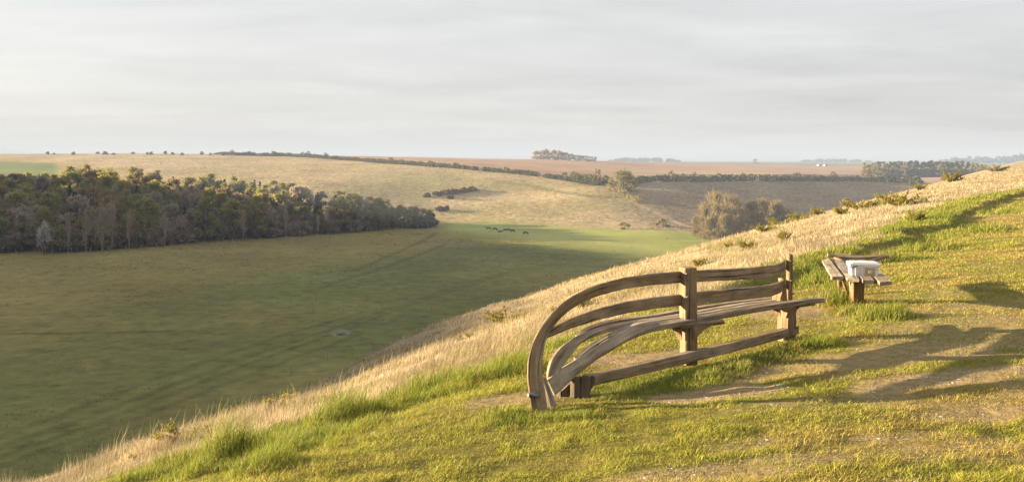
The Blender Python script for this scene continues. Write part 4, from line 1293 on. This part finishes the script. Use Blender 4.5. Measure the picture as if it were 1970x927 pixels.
# clump on the skyline, distant tree, far dark wood on the right
PROTO['sky'] = [make_leafy(220 + k, 11, 10, .3, 'tw_brown', 26, 2600, .42, name='skyline_tree') for k in range(2)]; BASE_H['sky'] = 11
for i in range(22):
    u = 1029 + i * 5.5; Y = 905 + (i % 3) * 10
    h = np.interp(u, [1020, 1050, 1075, 1100, 1150], [7, 10, 9.5, 6.5, 5])
    plant('sky', *on_ground(u, Y)[:2], h * random.uniform(.9, 1.1), 'leafless tree in the clump on the brown skyline', 'tree clump on the brown skyline', 1.0)
plant('sky', *on_ground(1452, 1480)[:2], 7.5, 'lone small tree on the far right horizon', None, 1.6)
PROTO['farc'] = [make_leafy(230 + k, 13, 7, .6, 'lf_olive' if k else 'conifer', 16, 1300, .6, name='far_tree') for k in range(3)]; BASE_H['farc'] = 13
rnd = random.Random(9); n_ = 0
for row in range(5):
    for k in range(22):
        u = 1672 + k * 10.5 + rnd.uniform(-4, 4); Y = 690 + row * 22 + rnd.uniform(-7, 7)
        if u > 1905: continue
        top = np.interp(u, [1665, 1690, 1760, 1850, 1900], [318, 313, 311, 312, 318])
        X = (u - U0) / F * Y; h = EYE - (top - V0) / F * Y - hz(X, Y)
        plant('farc', X, Y, max(6, h * rnd.uniform(.85, 1.02)), ['dark tree along the front of the far wood on the right', 'dark tree inside the far wood on the right'][row > 0], 'trees of the far wood on the right, ' + ['front', 'inside'][row > 0], rnd.uniform(.9, 1.2), k=(0 if rnd.random() < .6 else 1 + (row > 2)))
plant('farc', *on_ground(1664, 680)[:2], 10, 'single dark tree standing apart at the left end of the far wood', None, .8, k=0)


def far_strip(u0, u1, Y, htop, label, seed):
    rng = np.random.default_rng(seed); P_ = []
    x0, x1 = (u0 - U0) / F * Y, (u1 - U0) / F * Y; n = int((x1 - x0) / 9)
    for k in range(n):
        x = x0 + (x1 - x0) * (k + rng.random()) / n; y = Y + rng.uniform(-60, 60); e = math.sin(math.pi * (k + .5) / n) ** .35
        hh = htop * rng.uniform(.7, 1.1) * e; m = 60
        d = rng.normal(size=(m, 3)); d /= np.linalg.norm(d, axis=1, keepdims=True)
        P_.append(np.array([x, y, hz(x, y) + hh * .5]) + d * np.array([9, 14, hh * .55]) * (rng.uniform(.3, 1, m) ** .5)[:, None])
    c = np.concatenate(P_); o = c[0].copy()
    ob = link('distant_woodland', qmesh('distant_woodland', quads(c - o, 5.5, 1, 1.4, rng), M['far_wood'])); ob.location = o
    tag(ob, label, 'woodland', kind='stuff')


far_strip(1175, 1300, 2600, 13, 'thin blue grey wood on the horizon beyond the brown field', 1)
far_strip(1540, 1660, 2900, 10, 'faint wood on the horizon beyond the pale fields', 2)
far_strip(1800, 2150, 2400, 19, 'long blue grey wood on the horizon at the far right', 3)

# two white farm sheds far off
for i, (u, Y) in enumerate(((1578, 1250), (1590, 1262))):
    g = on_ground(u, Y); t = thing('farm_shed', ['left white gabled shed far off on the pale plain', 'right white gabled shed far off on the pale plain'][i], 'shed', g)
    MB().prism([(-2, 0, -.3), (2, 0, -.3), (2, 0, 1.7), (0, 0, 2.9), (-2, 0, 1.7)], (0, 8, 0)).build('wall', M['white_wall'], t)
    rf = MB().prism([(-2.3, -.3, 1.55), (0, -.3, 2.95), (2.3, -.3, 1.55), (2.3, -.3, 1.75), (0, -.3, 3.15), (-2.3, -.3, 1.75)], (0, 8.6, 0)).build('roof', M['slate'], t)
    MB().prism([(-.9, -.05, 0), (.9, -.05, 0), (.9, -.05, 2), (-.9, -.05, 2)], (0, .04, 0)).build('door', M['slate'], t)


# ------------------------------------------------------------------ hawthorn sprigs on the straw slope
def make_sprig(seed, h, w, n, mat='hawthorn', flat=.5):
    rng = np.random.default_rng(seed); mb = MB(); lf = []
    for k in range(n):
        a = rng.uniform(0, 6.283); d = Vector((math.cos(a) * w / 2 / h, math.sin(a) * w / 2 / h, rng.uniform(.35, 1)))
        p0 = Vector((rng.normal(0, .04), rng.normal(0, .04), -.05)); p1 = p0 + d * h * .5; p2 = p1 + Vector((d.x * 1.3, d.y * 1.3, d.z * .7)) * h * .5
        mb.tube([p0, p1, p2], [.011, .007, .003], 4, False)
        for q in range(60):
            t = rng.uniform(.25, 1.02); c = p1 + (p2 - p1) * ((t - .5) * 2) if t > .5 else p0 + (p1 - p0) * t * 2
            lf.append(np.array(c) + rng.normal(0, .028 * max(1, h * 1.6), 3))
    V = quads(np.array(lf), .042 * max(.8, h * 1.2), 1, 1.6, rng)
    o = bpy.data.objects.new('hawthorn_sprig', None); COL.objects.link(o); tag(o, '', 'shrub')
    KIDS[o.name] = [mb.build('stem', M['bark'], o), link('foliage', qmesh('foliage', V, M[mat]), o)]
    return o


SPR = [make_sprig(500 + k, .5, .55, 12 + 4 * k) for k in range(3)]
SPR_W = make_sprig(510, .5, 1.1, 26)
used_s = set()
for i, (u, v, px, src, lab) in enumerate((
        (538, 790, 48, 1, 'spindly yellow green hawthorn sprig on the slope edge, tallest on the left skyline'), (352, 850, 42, 3, 'low yellow hawthorn tuft on the lower left slope edge'),
        (390, 836, 24, 0, 'thin sprig just right of the low yellow tuft'), (262, 884, 20, 0, 'tiny yellow sprig on the far left slope edge'), (518, 798, 26, 0, 'small low sprig left of the tallest slope edge sprig'),
        (972, 622, 34, 3, 'bushy green hawthorn in the straw left of the bench'), (885, 657, 16, 0, 'small sprig in the straw below the bushy hawthorn'), (905, 650, 14, 2, 'tiny sprig just left of the bushy hawthorn'),
        (1118, 590, 30, 2, 'thin hawthorn sprig behind the curve of the bench rail'), (1195, 560, 22, 0, 'small sprig showing between the two bench rails'), (1075, 605, 22, 1, 'faint sprig behind the left end of the bench'), (1060, 640, 18, 1, 'tiny sprig low behind the bench end'),
        (1345, 512, 22, 1, 'pale sprig on the straw just above the middle post'), (1400, 475, 14, 0, 'small green sprig near the crest left of the far bench'), (1440, 480, 26, 1, 'thin upright sprig in the straw above the bench'), (1510, 462, 24, 2, 'brownish sprig in the straw left of the second bench'),
        (1500, 434, 20, 3, 'low green thicket on the crest below the side valley trees'), (1540, 424, 19, 3, 'green thicket on the crest at the right of the side valley trees'), (1470, 446, 20, 3, 'low left end of the green thicket on the crest'),
        (1655, 403, 27, 3, 'rounded green hawthorn on the crest below the far wood'), (1735, 397, 36, 3, 'largest green hawthorn bush on the straw slope below the far wood'), (1762, 426, 27, 2, 'slender hawthorn sprig right below the largest bush'),
        (1832, 350, 28, 2, 'brownish hawthorn sprig on the crest at upper right'), (1772, 366, 18, 1, 'small sprig on the crest between the bushes'), (1915, 326, 18, 3, 'low spreading sprig near the top right of the straw slope'), (1620, 412, 22, 1, 'thin sprig on the crest left of the rounded hawthorn'), (1700, 395, 18, 0, 'tiny sprig left of the largest bush'), (1573, 414, 20, 2, 'sprig on the crest right of the green thicket'))):
    g = ground_at(u, v, 4, 160); sc_ = px / F * g.y / .5
    o0 = SPR_W if src == 3 else SPR[src]
    if o0.name in used_s: o = copy_tree(o0, g, random.uniform(0, 6.28), (sc_,) * 3, lab)
    else:
        used_s.add(o0.name); o = o0; o.location = g; o.scale = (sc_,) * 3; o['label'] = lab
    o['group'] = 'hawthorn sprigs on the straw slope'


# ------------------------------------------------------------------ fences
def fence(name, pts, step, h, label, wires=2, r=.06):
    base = Vector(pts[0]); t = thing(name, label, 'fence', base); L = 0; out = []; last = None
    for a, b in zip(pts[:-1], pts[1:]):
        d = math.hypot(b[0] - a[0], b[1] - a[1]); n = max(1, int(d / step))
        for k in range(n):
            x, y = a[0] + (b[0] - a[0]) * k / n, a[1] + (b[1] - a[1]) * k / n
            out.append(Vector((x, y, hz(x, y))))
    out = out[:95]; me = None
    for p in out:
        if me is None:
            o = MB().tube([(0, 0, -.2), (0, 0, h * .95), (.0, 0, h)], [r, r, r * .5], 6).build('post', M['fence'], t); me = o.data
        else: o = link('post', me, t)
        o.location = p - base; o.rotation_euler = (random.uniform(-.06, .06), random.uniform(-.06, .06), random.uniform(0, 6))
    w = MB()
    for k in range(wires): w.tube([p - base + Vector((0, 0, h * (.9 - .4 * k))) for p in out], [.008] * len(out), 3)
    w.build('wire', M['metal'], t)


fence('wire_fence', line_px([(-40, 492), (100, 488), (210, 484), (330, 474), (420, 467), (500, 462), (600, 455)], 60), 4.0, 1.25, 'post and wire fence with pale posts along the front of the valley wood', 2, .08)
fence('wire_fence', line_px([(1150, 472), (1210, 478), (1290, 486)], 60), 3.0, 1.2, 'short post and wire fence at the near edge of the lit green field', 2, .07)
fence('wire_fence', line_px([(560, 722), (630, 690), (700, 664), (760, 636)], 40), 7.0, 1.2, 'sparse post and wire fence along the track on the shaded valley floor', 2, .05)


# ------------------------------------------------------------------ cattle
def cow_mesh(name, pose):
    V, E, R = [], [], []

    def vv(p, r, par=None):
        V.append(p); R.append(r)
        if par is not None: E.append((par, len(V) - 1))
        return len(V) - 1
    hgt = .95 if pose != 'lying' else .42
    a = vv((0, 0, hgt), (.34, .38)); b = vv((.45, 0, hgt + .02), (.33, .36), a); c = vv((.8, 0, hgt + .1), (.26, .32), b)
    e = vv((-.5, 0, hgt + .03), (.34, .36), a); f = vv((-.82, 0, hgt + .08), (.24, .27), e)
    if pose == 'grazing':
        n = vv((1.12, 0, hgt - .2), (.15, .19), c); h = vv((1.32, 0, .36), (.12, .14), n); vv((1.45, 0, .10), (.08, .09), h)
    else:
        n = vv((1.1, 0, hgt + .3), (.15, .19), c); h = vv((1.32, 0, hgt + .42), (.13, .14), n); vv((1.62, 0, hgt + .25), (.085, .09), h)
    for s in (-1, 1): vv((V[h][0] - .06, s * .2, V[h][2] + .08), (.05, .03), h)
    t1 = vv((-1.02, 0, hgt + .1), (.05, .05), f); t2 = vv((-1.1, 0, hgt - .3), (.03, .03), t1); vv((-1.1, 0, hgt - .55), (.05, .05), t2)
    if pose == 'lying':
        for s in (-1, 1):
            k = vv((.75, s * .34, .16), (.11, .11), c); vv((1.05, s * .3, .08), (.06, .06), k)
            k = vv((-.5, s * .42, .2), (.14, .14), f); vv((-.1, s * .46, .08), (.07, .06), k)
    else:
        for s in (-1, 1):
            k = vv((.78, s * .2, .62), (.12, .13), c); m = vv((.80, s * .2, .34), (.07, .07), k); vv((.80 + .06 * s, s * .2, .03), (.065, .06), m)
            k = vv((-.72, s * .22, .66), (.15, .17), f); m = vv((-.9, s * .22, .38), (.07, .08), k); vv((-.86 + .08 * s, s * .22, .03), (.065, .06), m)
    me = bpy.data.meshes.new(name); me.from_pydata(V, E, []); return me, R


def make_cow(name, pose, mat, label, loc, rz):
    me, R = cow_mesh(name, pose); o = link(name, me)
    m = o.modifiers.new('skin', 'SKIN'); m.use_smooth_shade = True
    for i, r in enumerate(R): me.skin_vertices[0].data[i].radius = r
    me.skin_vertices[0].data[0].use_root = True
    s = o.modifiers.new('sub', 'SUBSURF'); s.levels = 1; s.render_levels = 2
    me.materials.append(M[mat]); o.location = loc; o.rotation_euler = (0, 0, rz); o.scale = (.85, .85, .85)
    return tag(o, label, 'cow', 'cattle on the valley floor')


for u, v, pose, mat, rz, lab in ((940, 442.5, 'standing', 'cow_brown', 2.9, 'red brown cow standing at the left end of the small herd'), (952, 444, 'grazing', 'cow_black', .3, 'black cow grazing second from the left of the herd'),
                                 (961, 447, 'lying', 'cow_brown', .6, 'red brown cow lying in the middle of the herd'), (973, 446, 'standing', 'cow_black', .1, 'black cow standing left in the close black pair'),
                                 (986, 447.5, 'standing', 'cow_black', 3.0, 'black cow standing right in the close black pair'), (1011, 451.5, 'grazing', 'cow_black', .4, 'small dark cow grazing alone right of the herd')):
    make_cow('cow', pose, mat, lab, ground_at(u, v, 100), rz)

# ------------------------------------------------------------------ haze, sky, sun, camera
hz_top = 62.0
hb = MB().add([(x, y, z) for z in (-36, hz_top) for x, y in ((-9200, -9200), (9200, -9200), (9200, 9200), (-9200, 9200))],
              [(0, 3, 2, 1), (4, 5, 6, 7), (0, 1, 5, 4), (1, 2, 6, 5), (2, 3, 7, 6), (3, 0, 4, 7)])
m, nt, out = new_mat('pale_haze')
pv = N(nt, 'ShaderNodeVolumePrincipled'); pv.inputs['Color'].default_value = (.29, .36, .50, 1); pv.inputs['Density'].default_value = .00040; pv.inputs['Anisotropy'].default_value = .0
nt.links.new(pv.outputs[0], out.inputs['Volume']); m.cycles.homogeneous_volume = True
ho = hb.build('haze', m); tag(ho, 'thin pale air haze over the whole valley', 'haze', kind='stuff')

SUN_AZ = math.atan2(-.97, .235)          # bearing from +Y towards +X
SUN_EL = math.radians(8.5)
sd = Vector((math.sin(SUN_AZ) * math.cos(SUN_EL), math.cos(SUN_AZ) * math.cos(SUN_EL), math.sin(SUN_EL)))
L = bpy.data.lights.new('sun', 'SUN'); L.energy = 5.0; L.angle = math.radians(.5); L.color = (1.0, .79, .51)
lo = bpy.data.objects.new('sun', L); COL.objects.link(lo); lo.rotation_euler = sd.to_track_quat('Z', 'Y').to_euler()

W = bpy.data.worlds.new('World'); SC.world = W; W.use_nodes = True
nt = W.node_tree; nt.nodes.clear()
wo = nt.nodes.new('ShaderNodeOutputWorld'); bg = nt.nodes.new('ShaderNodeBackground'); nt.links.new(bg.outputs[0], wo.inputs['Surface'])
bg.inputs['Strength'].default_value = .075
sky = nt.nodes.new('ShaderNodeTexSky'); sky.sky_type = 'NISHITA'; sky.sun_disc = False; sky.sun_elevation = SUN_EL; sky.sun_rotation = SUN_AZ
tc = nt.nodes.new('ShaderNodeTexCoord').outputs['Generated']
sp = nt.nodes.new('ShaderNodeSeparateXYZ'); nt.links.new(tc, sp.inputs[0])
zz = math_n(nt, 'ADD', math_n(nt, 'MAXIMUM', sp.outputs['Z'], 0), .07)
cx = math_n(nt, 'DIVIDE', sp.outputs['X'], zz); cy = math_n(nt, 'DIVIDE', sp.outputs['Y'], zz)
cb = nt.nodes.new('ShaderNodeCombineXYZ')
nt.links.new(math_n(nt, 'MULTIPLY_ADD', cy, .12, math_n(nt, 'MULTIPLY', cx, .20)), cb.inputs[0]); nt.links.new(math_n(nt, 'MULTIPLY_ADD', cx, -.10, math_n(nt, 'MULTIPLY', cy, .30)), cb.inputs[1])
cb.inputs[2].default_value = 3.7
n1 = noise(nt, cb.outputs[0], .8, 5, .5, .6); n2 = noise(nt, cb.outputs[0], 2.2, 6, .6, .5)
cl = math_n(nt, 'MULTIPLY_ADD', n2, .55, math_n(nt, 'MULTIPLY', n1, .55))
sunw = math_n(nt, 'MULTIPLY_ADD', sp.outputs['X'], -1.0, .5); sunw.node.use_clamp = True
ca = mix(nt, (1.62, 1.605, 1.62), (1.74, 1.71, 1.69), sunw)
cd = mix(nt, (1.08, 1.08, 1.11), (1.32, 1.30, 1.295), sunw)
ccol = mix(nt, cd, ca, ramp(nt, cl, [(.40, 0.), (.66, 1.)]))
hi = ramp(nt, sp.outputs['Z'], [(.18, 0.), (.55, 1.)])
ccol = mix(nt, ccol, mix(nt, ccol, (1.45, 1.46, 1.50), 1.0, 'MULTIPLY'), hi)
low = ramp(nt, sp.outputs['Z'], [(0., .80), (.10, 1.)])
ccol = mix(nt, ccol, low, 1.0, 'MULTIPLY')
fin = mix(nt, ccol, sky.outputs[0], .06)
nt.links.new(fin, bg.inputs['Color'])

cam = bpy.data.cameras.new('camera'); co = bpy.data.objects.new('camera', cam); COL.objects.link(co)
co.location = (0, 0, EYE); co.rotation_euler = (math.radians(90), 0, 0)
cam.sensor_width = 36; cam.lens = 36 * F / 1970; cam.shift_y = -(463.5 - V0) / 1970
cam.clip_start = .05; cam.clip_end = 30000
SC.camera = co

SC.view_settings.view_transform = 'Standard'; SC.view_settings.look = 'None'; SC.view_settings.gamma = 1
SC.view_settings.exposure = 2.74
SC.render.engine = 'CYCLES'
cy_ = SC.cycles
cy_.max_bounces = 6; cy_.diffuse_bounces = 3; cy_.transmission_bounces = 3; cy_.volume_bounces = 0; cy_.transparent_max_bounces = 4
cy_.use_adaptive_sampling = False; cy_.use_denoising = True; cy_.denoiser = 'OPENIMAGEDENOISE'; cy_.denoising_input_passes = 'RGB_ALBEDO_NORMAL'
